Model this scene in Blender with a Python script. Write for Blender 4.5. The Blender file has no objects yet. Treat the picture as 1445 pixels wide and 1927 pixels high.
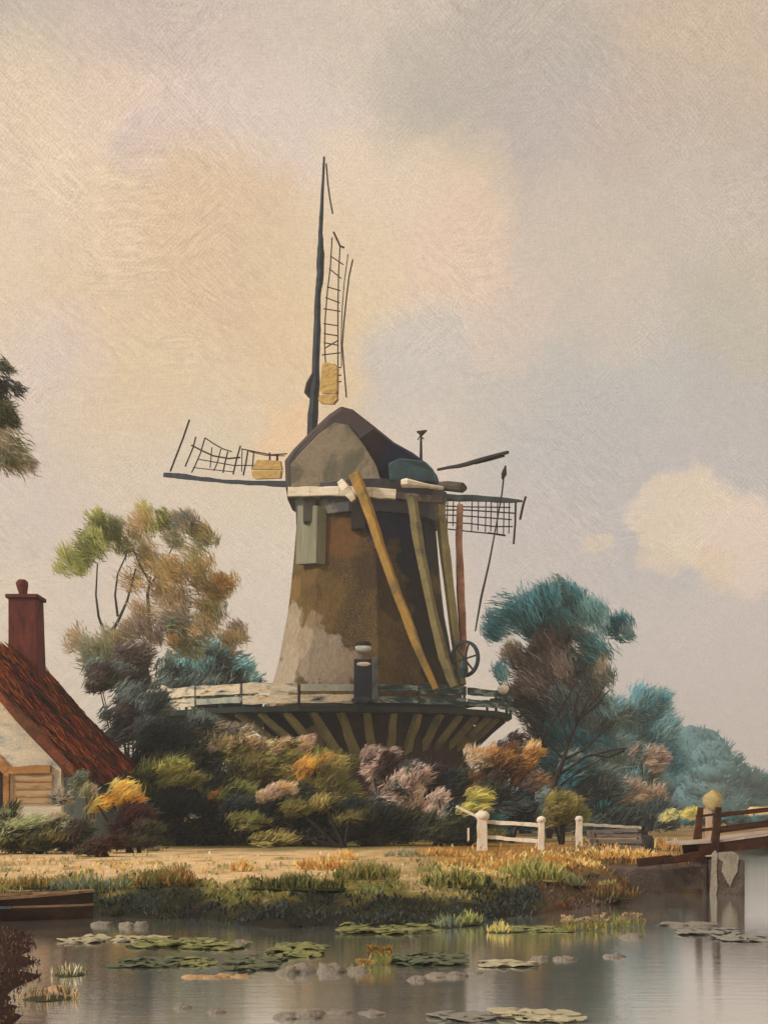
import bpy, math, random
import numpy as np
from mathutils import Vector, noise as mnoise

# ------------------------------------------------------------------ camera, sky, sun, exposure
S = bpy.context.scene
COL = S.collection
F, CX, HY, EYE = 2550.0, 722.5, 1525.0, 1.5          # focal length and horizon in photo pixels, eye height
cam_d = bpy.data.cameras.new('camera')
cam = bpy.data.objects.new('camera', cam_d); COL.objects.link(cam)
cam.location = (0, 0, EYE); cam.rotation_euler = (math.radians(90), 0, 0)
cam_d.sensor_fit = 'VERTICAL'; cam_d.sensor_height = 36.0
cam_d.lens = 36.0 * F / 1927.0
cam_d.shift_y = (HY - 963.5) / 1927.0
cam_d.clip_start = 0.1; cam_d.clip_end = 6000
S.camera = cam
S.view_settings.view_transform = 'Standard'; S.view_settings.look = 'None'
S.view_settings.exposure = 0.0; S.view_settings.gamma = 1.0
S.cycles.max_bounces = 6; S.cycles.transparent_max_bounces = 6

def lin(c):
    return tuple(((v/255)/12.92 if v/255 <= .04045 else ((v/255+.055)/1.055)**2.4) for v in c)
def lin4(c, k=1.0):
    return tuple(min(1, x*k) for x in lin(c)) + (1.0,)
def pxdir(px, py):
    return Vector(((px-CX)/F, 1.0, (HY-py)/F)).normalized()

SUN_EL, SUN_AZ = math.radians(33), math.radians(-118)     # azimuth from +Y, towards +X positive
W = bpy.data.worlds.new('World'); S.world = W; W.use_nodes = True
class NT:
    def __init__(s, tree): s.t = tree; s.n = tree.nodes; s.l = tree.links
    def new(s, typ, **kw):
        n = s.n.new(typ)
        for k, v in kw.items(): setattr(n, k, v)
        return n
    def link(s, a, b): s.l.new(a, b)
    def val(s, sock, v):
        if hasattr(v, 'is_output'): s.l.new(v, sock)
        else: sock.default_value = v
    def math(s, op, a, b=0.0, c=None, clamp=False):
        n = s.new('ShaderNodeMath', operation=op, use_clamp=clamp)
        s.val(n.inputs[0], a); s.val(n.inputs[1], b)
        if c is not None: s.val(n.inputs[2], c)
        return n.outputs[0]
    def vmath(s, op, a, b=None):
        n = s.new('ShaderNodeVectorMath', operation=op)
        s.val(n.inputs[0], a)
        if b is not None: s.val(n.inputs[1], b)
        return n.outputs['Value'] if op in ('DOT_PRODUCT', 'LENGTH', 'DISTANCE') else n.outputs[0]
    def scale(s, a, k):
        n = s.new('ShaderNodeVectorMath', operation='SCALE'); s.val(n.inputs[0], a); s.val(n.inputs['Scale'], k); return n.outputs[0]
    def mix(s, f, a, b, mode='MIX'):
        n = s.new('ShaderNodeMix', data_type='RGBA', blend_type=mode)
        s.val(n.inputs[0], f); s.val(n.inputs[6], a); s.val(n.inputs[7], b); return n.outputs[2]
    def noise(s, vec, scale, detail=3, rough=.55, dist=0.0, out=0):
        n = s.new('ShaderNodeTexNoise')
        if vec is not None: s.link(vec, n.inputs['Vector'])
        n.inputs['Scale'].default_value = scale; n.inputs['Detail'].default_value = detail
        n.inputs['Roughness'].default_value = rough; n.inputs['Distortion'].default_value = dist
        return n.outputs[out]
    def mapping(s, vec, rot=(0,0,0), sc=(1,1,1), loc=(0,0,0)):
        n = s.new('ShaderNodeMapping'); s.link(vec, n.inputs[0])
        n.inputs['Rotation'].default_value = rot; n.inputs['Scale'].default_value = sc; n.inputs['Location'].default_value = loc
        return n.outputs[0]
    def ramp(s, f, stops, interp='LINEAR'):
        n = s.new('ShaderNodeValToRGB'); s.link(f, n.inputs[0]); r = n.color_ramp; r.interpolation = interp
        while len(r.elements) < len(stops): r.elements.new(.5)
        for e, (p, c) in zip(r.elements, stops): e.position = p; e.color = c
        return n.outputs[0]
    def smooth(s, v, a, b, lo=0.0, hi=1.0):
        n = s.new('ShaderNodeMapRange', interpolation_type='SMOOTHSTEP')
        s.val(n.inputs[0], v); s.val(n.inputs[1], a); s.val(n.inputs[2], b); s.val(n.inputs[3], lo); s.val(n.inputs[4], hi)
        return n.outputs[0]

def build_world():
    T = NT(W.node_tree); T.n.clear()
    out = T.new('ShaderNodeOutputWorld')
    sky = T.new('ShaderNodeTexSky', sky_type='NISHITA'); sky.sun_disc = False
    sky.sun_elevation = SUN_EL; sky.sun_rotation = SUN_AZ; sky.air_density = 1.5; sky.dust_density = 4.0
    bg1 = T.new('ShaderNodeBackground'); T.link(sky.outputs[0], bg1.inputs[0]); bg1.inputs[1].default_value = 0.1
    tc = T.new('ShaderNodeTexCoord').outputs['Generated']
    d0 = T.vmath('NORMALIZE', tc)
    # cloud shapes, in directions of the sky, ragged by noise
    def warp(v, scale, amt, det=4):
        n = T.noise(v, scale, det, .6, out=1)
        return T.vmath('NORMALIZE', T.vmath('ADD', v, T.scale(T.vmath('SUBTRACT', n, (.5,.5,.5)), amt)))
    d = warp(d0, 9.0, .085); 
    d = warp(d, 45.0, .022, 3)
    base = T.ramp(T.noise(d0, 7.0, 5, .55, .4), [(.28, lin4((191,180,171))), (.5, lin4((205,187,166))), (.72, lin4((216,198,172)))])
    c = base
    #        px   py    radius(px) soft  colour           strength
    blobs = [(60, 60, 420, .75, (178,167,153), .8), (760,40,420,.8,(192,178,163),.7),
             (1260, 150, 520, .6, (187,168,150), .75), (980, 270, 320, .35, (176,166,153), .85),
             (1180, 420, 380, .4, (177,167,158), .8), (1020, 330, 200, .5, (181,166,156), .55),
             (1330, 90, 260, .7, (191,170,146), .6), (1330, 470, 300, .5, (183,168,150), .5),
             (330, 90, 300, .7, (197,177,165), .5),
             (140, 420, 360, .4, (219,196,166), .75), (240, 330, 210, .45, (221,199,170), .6),
             (330, 330, 120, .35, (199,182,176), .8), (500, 300, 260, .6, (208,190,176), .75), 
             (380, 560, 330, .6, (211,185,153), .75), (430, 500, 190, .4, (207,178,142), .6), (170, 690, 240, .6, (212,188,152), .6),
             (760, 470, 260, .5, (215,192,158), .7), (700, 390, 180, .5, (214,193,170), .6), (640,560,210,.6,(213,189,153),.6),
             (1080, 500, 170, .8, (205,182,162), .6), (900,640,220,.7,(205,188,166),.6),
             (110, 650, 130, .8, (209,188,174), .6), (60, 820, 260, .7, (204,186,172), .6), (300, 830, 260, .6, (211,188,152), .6),
             (560, 720, 200, .6, (214,186,147), .75), (450, 930, 260, .7, (206,189,163), .6), (250, 1060, 300, .8, (204,186,168), .6),
             (810, 720, 170, .8, (196,184,170), .6), (900, 820, 220, .7, (206,189,170), .6),
             (1200, 640, 420, .6, (193,179,161), .75), (1300, 830, 330, .4, (176,170,162), .85), (1080, 800, 260, .5, (184,177,167), .7),
             (1110, 970, 250, .45, (178,172,166), .85), (1310,1150,420,.6,(184,174,168),.7), (960,1090,230,.7,(192,178,168),.6),
             (1330, 990, 118, .28, (211,191,166), .95), (1240, 960, 80, .3, (209,191,167), .9), (1420, 1010, 120, .3, (212,191,172), .95),
             (1120, 1045, 34, .6, (208,188,162), .7), (1230, 1055, 40, .6, (208,188,160), .7), (1330, 1070, 60, .5, (209,185,156), .7),
             (1390, 1350, 260, .8, (190,175,166), .7), (600,1240,380,.8,(205,190,172),.5), (545,800,80,.7,(224,186,142),.7), (850,470,130,.5,(217,188,164),.6), (260,160,200,.8,(201,178,166),.35), (1200,250,140,.8,(188,167,153),.35), (1190,600,130,.5,(200,182,164),.5), (960,600,120,.5,(205,184,166),.6), (790,670,150,.8,(190,182,173),.6), (1420,600,160,.5,(186,172,146),.5)]
    for px, py, r, soft, colr, k in blobs:
        dt = T.vmath('DOT_PRODUCT', d, tuple(pxdir(px, py)))
        a = math.atan(r / F) * (math.cos(math.atan(math.hypot((px-CX)/F, (HY-py)/F))))
        m = T.smooth(dt, math.cos(a), math.cos(a*(1-soft)), 0.0, k)
        c = T.mix(m, c, lin4(colr))
    # fine streaks and grain of thin cloud, slanting two ways
    def streak(rot, sc, dist): return T.noise(T.mapping(T.mapping(d0, rot=(0, math.radians(rot), 0)), sc=sc), 1.0, 3, .7, dist)
    a1 = T.smooth(T.noise(d0, 14.0, 1), .44, .54); a2 = T.smooth(T.noise(T.mapping(d0, loc=(3,7,1)), 16.0, 1), .44, .54)
    s1 = streak(40, (70, 40, 420), .6); s2 = streak(-38, (80, 40, 400), .7); s3 = streak(4, (60, 40, 380), .8)
    def fmix(f, a, b):
        n = T.new('ShaderNodeMix'); T.link(f, n.inputs[0]); T.link(a, n.inputs[2]); T.link(b, n.inputs[3]); return n.outputs[0]
    sm = fmix(a2, fmix(a1, s1, s3), s2)
    amp = T.smooth(T.noise(d0, 6.0, 2), .38, .68, .14, .85)
    grain = T.noise(d0, 900.0, 1, .8); weave = T.math('MULTIPLY', T.noise(T.mapping(d0, sc=(1100,1,160)), 1.0, 1), T.noise(T.mapping(d0, sc=(160,1,1100)), 1.0, 1))
    mid = T.noise(d0, 110.0, 4, .75, .8)
    g = T.math('ADD', T.math('MULTIPLY', T.math('SUBTRACT', sm, .5), amp), T.math('MULTIPLY', T.math('SUBTRACT', grain, .5), .42))
    g = T.math('ADD', g, T.math('MULTIPLY', T.math('SUBTRACT', weave, .25), .5))
    g = T.math('ADD', g, T.math('MULTIPLY', T.math('SUBTRACT', mid, .5), .20))
    sx = T.new('ShaderNodeSeparateXYZ'); T.link(d0, sx.inputs[0])
    jx = T.noise(d0, 55.0, 2); jz = T.noise(T.mapping(d0, loc=(5,2,9)), 60.0, 2)
    wx = T.math('SINE', T.math('ADD', T.math('MULTIPLY', sx.outputs[0], 2200.0), T.math('MULTIPLY', jx, 26.0)))
    wz = T.math('SINE', T.math('ADD', T.math('MULTIPLY', sx.outputs[2], 2200.0), T.math('MULTIPLY', jz, 26.0)))
    dots = T.math('MULTIPLY', T.math('ADD', T.math('MULTIPLY', wx, wz), .25), T.smooth(T.noise(d0, 12.0, 3), .38, .64, .02, .11))
    g = T.math('ADD', g, T.math('SUBTRACT', dots, .0))
    g = T.math('ADD', g, 1.20)
    c = T.mix(1.0, T.scale(c, g), (1.01, .99, .985, 1), 'MULTIPLY')
    bg2 = T.new('ShaderNodeBackground'); T.link(c, bg2.inputs[0]); bg2.inputs[1].default_value = 1.0
    mx = T.new('ShaderNodeMixShader'); mx.inputs[0].default_value = 0.96
    T.link(bg1.outputs[0], mx.inputs[1]); T.link(bg2.outputs[0], mx.inputs[2]); T.link(mx.outputs[0], out.inputs[0])
build_world()

sun_d = bpy.data.lights.new('sun', 'SUN'); sun_d.energy = 2.5; sun_d.angle = math.radians(9); sun_d.color = (1, .91, .78)
sun = bpy.data.objects.new('sun', sun_d); COL.objects.link(sun)
sv = Vector((math.sin(SUN_AZ)*math.cos(SUN_EL), math.cos(SUN_AZ)*math.cos(SUN_EL), math.sin(SUN_EL)))
sun.rotation_euler = sv.to_track_quat('Z', 'Y').to_euler()

# ------------------------------------------------------------------ helpers
rnd = random.Random(7)
rng = np.random.default_rng(7)
def P(px, py, Y):
    return Vector(((px-CX)*Y/F, Y, EYE + (HY-py)*Y/F))

class MB:
    """collects faces (world coordinates) and links them as ONE mesh object"""
    def __init__(s): s.v = []; s.f = []; s.c = []; s.smooth = False; s.lv = []; s.lc = []
    def add(s, verts, faces, col=None):
        o = len(s.v); s.v += [tuple(v) for v in verts]; s.f += [tuple(i+o for i in f) for f in faces]
        s.c += [col or (1,1,1)]*len(verts); return s
    def box(s, lo, hi, col=None):
        x0,y0,z0 = lo; x1,y1,z1 = hi
        return s.add([(x0,y0,z0),(x1,y0,z0),(x1,y1,z0),(x0,y1,z0),(x0,y0,z1),(x1,y0,z1),(x1,y1,z1),(x0,y1,z1)],
                     [(0,3,2,1),(4,5,6,7),(0,1,5,4),(1,2,6,5),(2,3,7,6),(3,0,4,7)], col)
    def beam(s, p, q, w, h=None, w2=None, h2=None, up=(0,0,1), col=None, n=1, wob=0.0):
        """four-sided timber from p to q, slightly uneven when n > 1"""
        p, q = Vector(p), Vector(q); h = h or w; w2 = w2 or w; h2 = h2 or h
        ax = (q-p).normalized(); sd = ax.cross(Vector(up))
        if sd.length < 1e-3: sd = ax.cross(Vector((0,1,0)))
        sd.normalize(); u = sd.cross(ax)
        vs, fs = [], []
        for i in range(n+1):
            t = i/n; c = p.lerp(q, t); a = (w+(w2-w)*t)/2; b = (h+(h2-h)*t)/2
            if 0 < i < n and wob: c = c + sd*rnd.uniform(-wob, wob) + u*rnd.uniform(-wob, wob); a *= rnd.uniform(.88,1.12); b *= rnd.uniform(.88,1.12)
            vs += [c-sd*a-u*b, c+sd*a-u*b, c+sd*a+u*b, c-sd*a+u*b]
        for i in range(n):
            o = 4*i; fs += [(o+k, o+(k+1)%4, o+4+(k+1)%4, o+4+k) for k in range(4)]
        fs += [(3,2,1,0), (4*n,4*n+1,4*n+2,4*n+3)]
        return s.add(vs, fs, col)
    def tube(s, pts, radii, n=7, col=None):
        pts = [Vector(p) for p in pts]; vs, fs = [], []
        if not hasattr(radii, '__len__'): radii = [radii]*len(pts)
        for i, p in enumerate(pts):
            ax = (pts[min(i+1,len(pts)-1)]-pts[max(i-1,0)]).normalized()
            a = ax.cross(Vector((.31,.93,.17))).normalized(); b = ax.cross(a)
            vs += [p + (a*math.cos(k*2*math.pi/n) + b*math.sin(k*2*math.pi/n))*radii[i] for k in range(n)]
        for i in range(len(pts)-1):
            fs += [(i*n+k, i*n+(k+1)%n, (i+1)*n+(k+1)%n, (i+1)*n+k) for k in range(n)]
        fs += [tuple(range(n-1,-1,-1)), tuple((len(pts)-1)*n+k for k in range(n))]
        return s.add(vs, fs, col)
    def loft(s, rings, cap=True, col=None):
        n = len(rings[0]); vs = [v for r in rings for v in r]; fs = []
        for i in range(len(rings)-1):
            fs += [(i*n+k, i*n+(k+1)%n, (i+1)*n+(k+1)%n, (i+1)*n+k) for k in range(n)]
        if cap: fs += [tuple(range(n-1,-1,-1)), tuple((len(rings)-1)*n+k for k in range(n))]
        return s.add(vs, fs, col)
    def blob(s, c, r, nu=10, nv=7, amp=.18, seed=0.0, col=None, flat=-9):
        c = Vector(c); rx, ry, rz = r if hasattr(r, '__len__') else (r,r,r); vs, fs = [], []
        for j in range(nv+1):
            th = math.pi*j/nv
            for i in range(nu):
                ph = 2*math.pi*i/nu
                d = Vector((math.sin(th)*math.cos(ph), math.sin(th)*math.sin(ph), math.cos(th)))
                k = 1 + amp*mnoise.noise(d*1.7+Vector((seed,seed*.7,-seed)))*2
                v = c + Vector((d.x*rx*k, d.y*ry*k, max(d.z*k, flat)*rz)); vs.append(v)
        for j in range(nv):
            fs += [(j*nu+i, (j+1)*nu+i, (j+1)*nu+(i+1)%nu, j*nu+(i+1)%nu) for i in range(nu)]
        return s.add(vs, fs, col)
    def leaves(s, pts, dirs, L, Wd, cols):
        """numpy arrays: one slim blade per point"""
        n = len(pts); rv = rng.normal(size=(n,3)); sd = np.cross(dirs, rv); sd /= np.linalg.norm(sd,axis=1,keepdims=True)+1e-9
        L = np.asarray(L).reshape(-1,1)*np.ones((n,1)); Wd = np.asarray(Wd).reshape(-1,1)*np.ones((n,1))
        bend = rng.normal(size=(n,3))*.12*L
        a = pts - dirs*L*.5; m = pts + bend; b = pts + dirs*L*.5
        V = np.stack([a, m - sd*Wd*.5, b, m + sd*Wd*.5], 1).reshape(-1,3)
        s.lv.append(V); s.lc.append(np.repeat(cols, 4, 0))
        return s
    def build(s, name, mat, parent=None, loc=None, bevel=0.0):
        o0 = Vector(parent['_o']) if parent is not None else Vector(loc if loc is not None else (0,0,0))
        me = bpy.data.meshes.new(name)
        lv = np.concatenate(s.lv) if s.lv else np.zeros((0,3)); lc = np.concatenate(s.lc) if s.lc else np.zeros((0,3))
        n0, n1 = len(s.v), len(lv)
        V = np.concatenate([np.array(s.v, dtype=np.float64).reshape(-1,3), lv]) - np.array(o0, dtype=np.float64)
        cc = np.concatenate([np.array(s.c, dtype=np.float64).reshape(-1,3), lc])
        cnt = np.array([len(f) for f in s.f] + [4]*(n1//4), dtype=np.int32)
        idx = np.concatenate([np.array([i for f in s.f for i in f], dtype=np.int32), np.arange(n0, n0+n1, dtype=np.int32)])
        st = np.concatenate([[0], np.cumsum(cnt)[:-1]]).astype(np.int32) if len(cnt) else cnt
        me.vertices.add(len(V)); me.vertices.foreach_set('co', V.astype(np.float32).ravel())
        me.loops.add(len(idx)); me.loops.foreach_set('vertex_index', idx)
        me.polygons.add(len(cnt)); me.polygons.foreach_set('loop_start', st)
        me.polygons.foreach_set('use_smooth', [False]*len(cnt))
        me.update(calc_edges=True); me.validate()
        ca = me.color_attributes.new('Col', 'FLOAT_COLOR', 'POINT')
        C4 = np.ones((len(V),4), dtype=np.float32); C4[:,:3] = cc; ca.data.foreach_set('color', C4.ravel())
        if s.smooth:
            me.polygons.foreach_set('use_smooth', [True]*len(me.polygons))
        me.materials.append(mat)
        ob = bpy.data.objects.new(name, me); COL.objects.link(ob)
        if parent is not None: ob.parent = parent
        else: ob.location = o0
        ob['_o'] = list(o0)
        if bevel:
            b = ob.modifiers.new('bevel', 'BEVEL'); b.width = bevel; b.segments = 2; b.limit_method = 'ANGLE'
        return ob

def thing(name, label, cat, loc, group=None):
    o = bpy.data.objects.new(name, None); COL.objects.link(o); o.location = loc; o.empty_display_size = .2
    o['label'] = label; o['category'] = cat; o['_o'] = list(loc)
    if group: o['group'] = group
    return o
def tag(o, label, cat, group=None):
    o['label'] = label; o['category'] = cat
    if group: o['group'] = group
    return o
def kind(o, k): o['kind'] = k; return o

MATS = {}
def pmat(name, stops, scale=1.0, stretch=(1,1,1), rot=(0,0,0), rough=.8, bump=.3, streak=.25, spec=.25, patches=(), speck=None):
    """paint-like broken colour: patches of several tones, fine streaks, a little relief"""
    if name in MATS: return MATS[name]
    m = bpy.data.materials.new(name); m.use_nodes = True; MATS[name] = m
    T = NT(m.node_tree); T.n.clear()
    out = T.new('ShaderNodeOutputMaterial'); bs = T.new('ShaderNodeBsdfPrincipled')
    tc = T.new('ShaderNodeTexCoord').outputs['Object']
    v = T.mapping(tc, rot=rot, sc=stretch)
    f = T.noise(v, scale, 4, .6, .8)
    n = len(stops); cs = [(.30 + .42*i/max(1,n-1), lin4(c)) for i, c in enumerate(stops)]
    c = T.ramp(f, cs, 'EASE')
    if speck:
        colr, sc, th = speck
        sp = T.smooth(T.noise(tc, sc, 1, .5), th, th+.08)
        c = T.mix(sp, c, lin4(colr))
    for (pos, rad, colr, k) in patches:
        nz = T.scale(T.vmath('SUBTRACT', T.noise(tc, 1.1, 4, .7, out=1), (.5,.5,.5)), rad*1.5)
        q = T.vmath('DISTANCE', T.vmath('ADD', tc, nz), tuple(pos))
        c = T.mix(T.smooth(q, rad, rad*.78, 0.0, k), c, lin4(colr))
    st = T.noise(T.mapping(tc, rot=rot, sc=tuple(x*6 for x in stretch)), scale*2.2, 3, .7)
    c = T.mix(1.0, c, T.ramp(st, [(.25,(1-streak,)*3+(1,)), (.75,(1+streak*.6,)*3+(1,))]), 'MULTIPLY')
    T.link(c, bs.inputs['Base Color']); bs.inputs['Roughness'].default_value = rough
    bs.inputs['Specular IOR Level'].default_value = spec
    if bump:
        b = T.new('ShaderNodeBump'); b.inputs['Strength'].default_value = bump; b.inputs['Distance'].default_value = .05
        T.link(T.math('ADD', st, T.noise(tc, 30, 2)), b.inputs['Height']); T.link(b.outputs[0], bs.inputs['Normal'])
    T.link(bs.outputs[0], out.inputs[0])
    return m

def leafmat(name='leaf_paint', rough=.75, transl=.42):
    if name in MATS: return MATS[name]
    m = bpy.data.materials.new(name); m.use_nodes = True; MATS[name] = m
    T = NT(m.node_tree); T.n.clear()
    out = T.new('ShaderNodeOutputMaterial'); at = T.new('ShaderNodeAttribute', attribute_name='Col')
    bs = T.new('ShaderNodeBsdfPrincipled'); T.link(at.outputs['Color'], bs.inputs['Base Color'])
    bs.inputs['Roughness'].default_value = rough; bs.inputs['Specular IOR Level'].default_value = .15
    tr = T.new('ShaderNodeBsdfTranslucent'); T.link(at.outputs['Color'], tr.inputs[0])
    mx = T.new('ShaderNodeMixShader'); mx.inputs[0].default_value = transl
    T.link(bs.outputs[0], mx.inputs[1]); T.link(tr.outputs[0], mx.inputs[2]); T.link(mx.outputs[0], out.inputs[0])
    return m
LEAF = leafmat()

PAL = {k: lin(v) for k, v in dict(
    navy=(36,42,46), dkgreen=(60,63,46), green=(104,110,66), olive=(104,98,60), ltolive=(140,132,82), sage=(134,138,110), ltgreen=(160,162,106),
    lime=(158,154,92), gold=(178,142,80), yellow=(180,150,76), ochre=(146,114,66), tan=(172,152,120), stone=(152,140,124), brown=(96,72,50),
    rust=(112,84,58), maroon=(58,36,31), teal=(80,130,138), dkteal=(52,96,106), ltteal=(126,158,162), blue=(96,146,162), slate=(98,110,108), dkslate=(64,73,72),
    mauve=(136,122,116), dkmauve=(92,82,80), plum=(66,54,54), palemauve=(176,158,150), cream=(222,198,164), pale=(200,184,160), straw=(206,178,126),
    grey=(150,142,132), khaki=(166,150,108), haze=(116,148,156), pinkish=(168,146,132)).items()}
LK = 1.8
def pc(name): return np.array(PAL[name])*LK

def cluster(mb, c, r, n, L, Wd, pal, bias=(0,0,.25), sub=10, core=.6, jit=.11, spread=1.0, gain=1.0):
    """uneven spray of fine blades: dabs of parallel strokes spread through an ellipsoid, each dab of its own tone and slant"""
    c = np.array(c, dtype=float); r = np.array(r if hasattr(r,'__len__') else (r,r,r), dtype=float); names = list(pal)
    for i in range(sub):
        d = rng.normal(size=3); d /= np.linalg.norm(d)
        sc = c + d*r*rng.uniform(.2,.78); sr = r*rng.uniform(.30,.52)
        colr = pc(names[i % len(names)] if rng.random() < .75 else names[rng.integers(len(names))])*rng.uniform(.86,1.16)*gain
        k = max(5, int(n/sub*rng.uniform(.6,1.4)))
        g = rng.normal(size=(k,3)); g /= np.linalg.norm(g,axis=1,keepdims=True)
        p = sc + g*sr*(rng.uniform(0,1,size=(k,1))**.45)*1.15*spread
        ax = np.array(bias)*1.1 + d*.34 + rng.normal(size=3)*.24; ax /= np.linalg.norm(ax)+1e-6
        dr = ax[None,:] + rng.normal(size=(k,3))*.22 + g*.10; dr /= np.linalg.norm(dr,axis=1,keepdims=True)
        cols = colr[None,:]*(1+rng.normal(size=(k,1))*jit)
        mixm = rng.random(k) < .10; cols[mixm] = pc(names[rng.integers(len(names))])*gain
        mb.leaves(p, dr, L*rng.uniform(.55,1.35,size=k), Wd*rng.uniform(.6,1.5,size=k), np.clip(cols,.004,1))
        if core: mb.blob(sc, sr*core, 8, 6, .25, seed=rnd.uniform(0,90), col=tuple(colr))
    return mb
def pxc(mb, px, py, rpx, Y, pal, dens=1.0, rz=None, depth=1.0, Lpx=26, Wpx=2.0, bias=(0,0,.25), sub=11, core=.6, jit=.11, gain=1.0):
    """the same with the size given as it looks at distance Y"""
    k = Y/F; r = (rpx*k, rpx*k*depth, (rz or rpx)*k)
    n = int(dens*46.0*rpx*(rz or rpx)/(Lpx*Wpx))
    return cluster(mb, P(px,py,Y), r, max(n,40), Lpx*k, Wpx*k, pal, bias, sub, core, jit=jit, gain=gain)

# ------------------------------------------------------------------ ground, water
SH = [(-400,19.4),(-30,19.4),(-5.6,19.6),(-4.2,19.5),(-2.6,18.4),(-1.2,17.4),(0,17.1),(1,17.6),(1.8,18.9),(2.6,20.4),(3.4,21.4),(4.0,22.2),(4.25,24.6),(6.3,24.75),(6.42,51),(15,51.5),(15.4,22),(400,22)]
def shore(x):
    for (a,b),(c,d) in zip(SH, SH[1:]):
        if a <= x <= c:
            t = (x-a)/(c-a); return b+(d-b)*t
    return 22
def fbm(x, y, s): return mnoise.fractal(Vector((x*s, y*s, 3.3)), 1.0, 2.0, 4)
def gz(x, y):
    t = y - (shore(x) + .75*mnoise.noise(Vector((x*1.0, 0, 5))) + .16*mnoise.noise(Vector((x*4, 0, 9))))
    z = float(np.interp(t, [-1.2,-.4,0,.25,1.0,2.6], [-.6,-.25,0,.10,.24,.45]))
    w = min(1, max(0, (x-3.6)/.6)) if x < 6.45 else (1 if x > 14 else 0)
    if w > 0: z = z*(1-w) + w*(.45 if t > 0 else -.5)
    if y < 17.9 and x < -1.5:  # dark mud spit added in place of the boat and cottage reflection
        dd = float(np.interp(y, [8,9.5,12,14.5,16.5,17.9], [-2.25,-2.55,-3.12,-3.75,-4.3,-5.2])) - x + .22*mnoise.noise(Vector((x*1.5,y*1.2,8)))
        z = max(z, float(np.interp(dd, [-.5,0,.25,1.2], [-.4,0,.05,.12])))
    if t > 0: z += .05*mnoise.noise(Vector((x*.6, y*.5, 0)))*min(1,t)
    return z
def ground_Y(px, py):
    kx, kz = (px-CX)/F, (HY-py)/F; Y = 7.0
    while Y < 90:
        if EYE + kz*Y <= max(gz(kx*Y, Y), 0): return Y
        Y += .05
    return Y
def G(px, py):
    Y = ground_Y(px, py); return P(px, py, Y)

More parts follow.
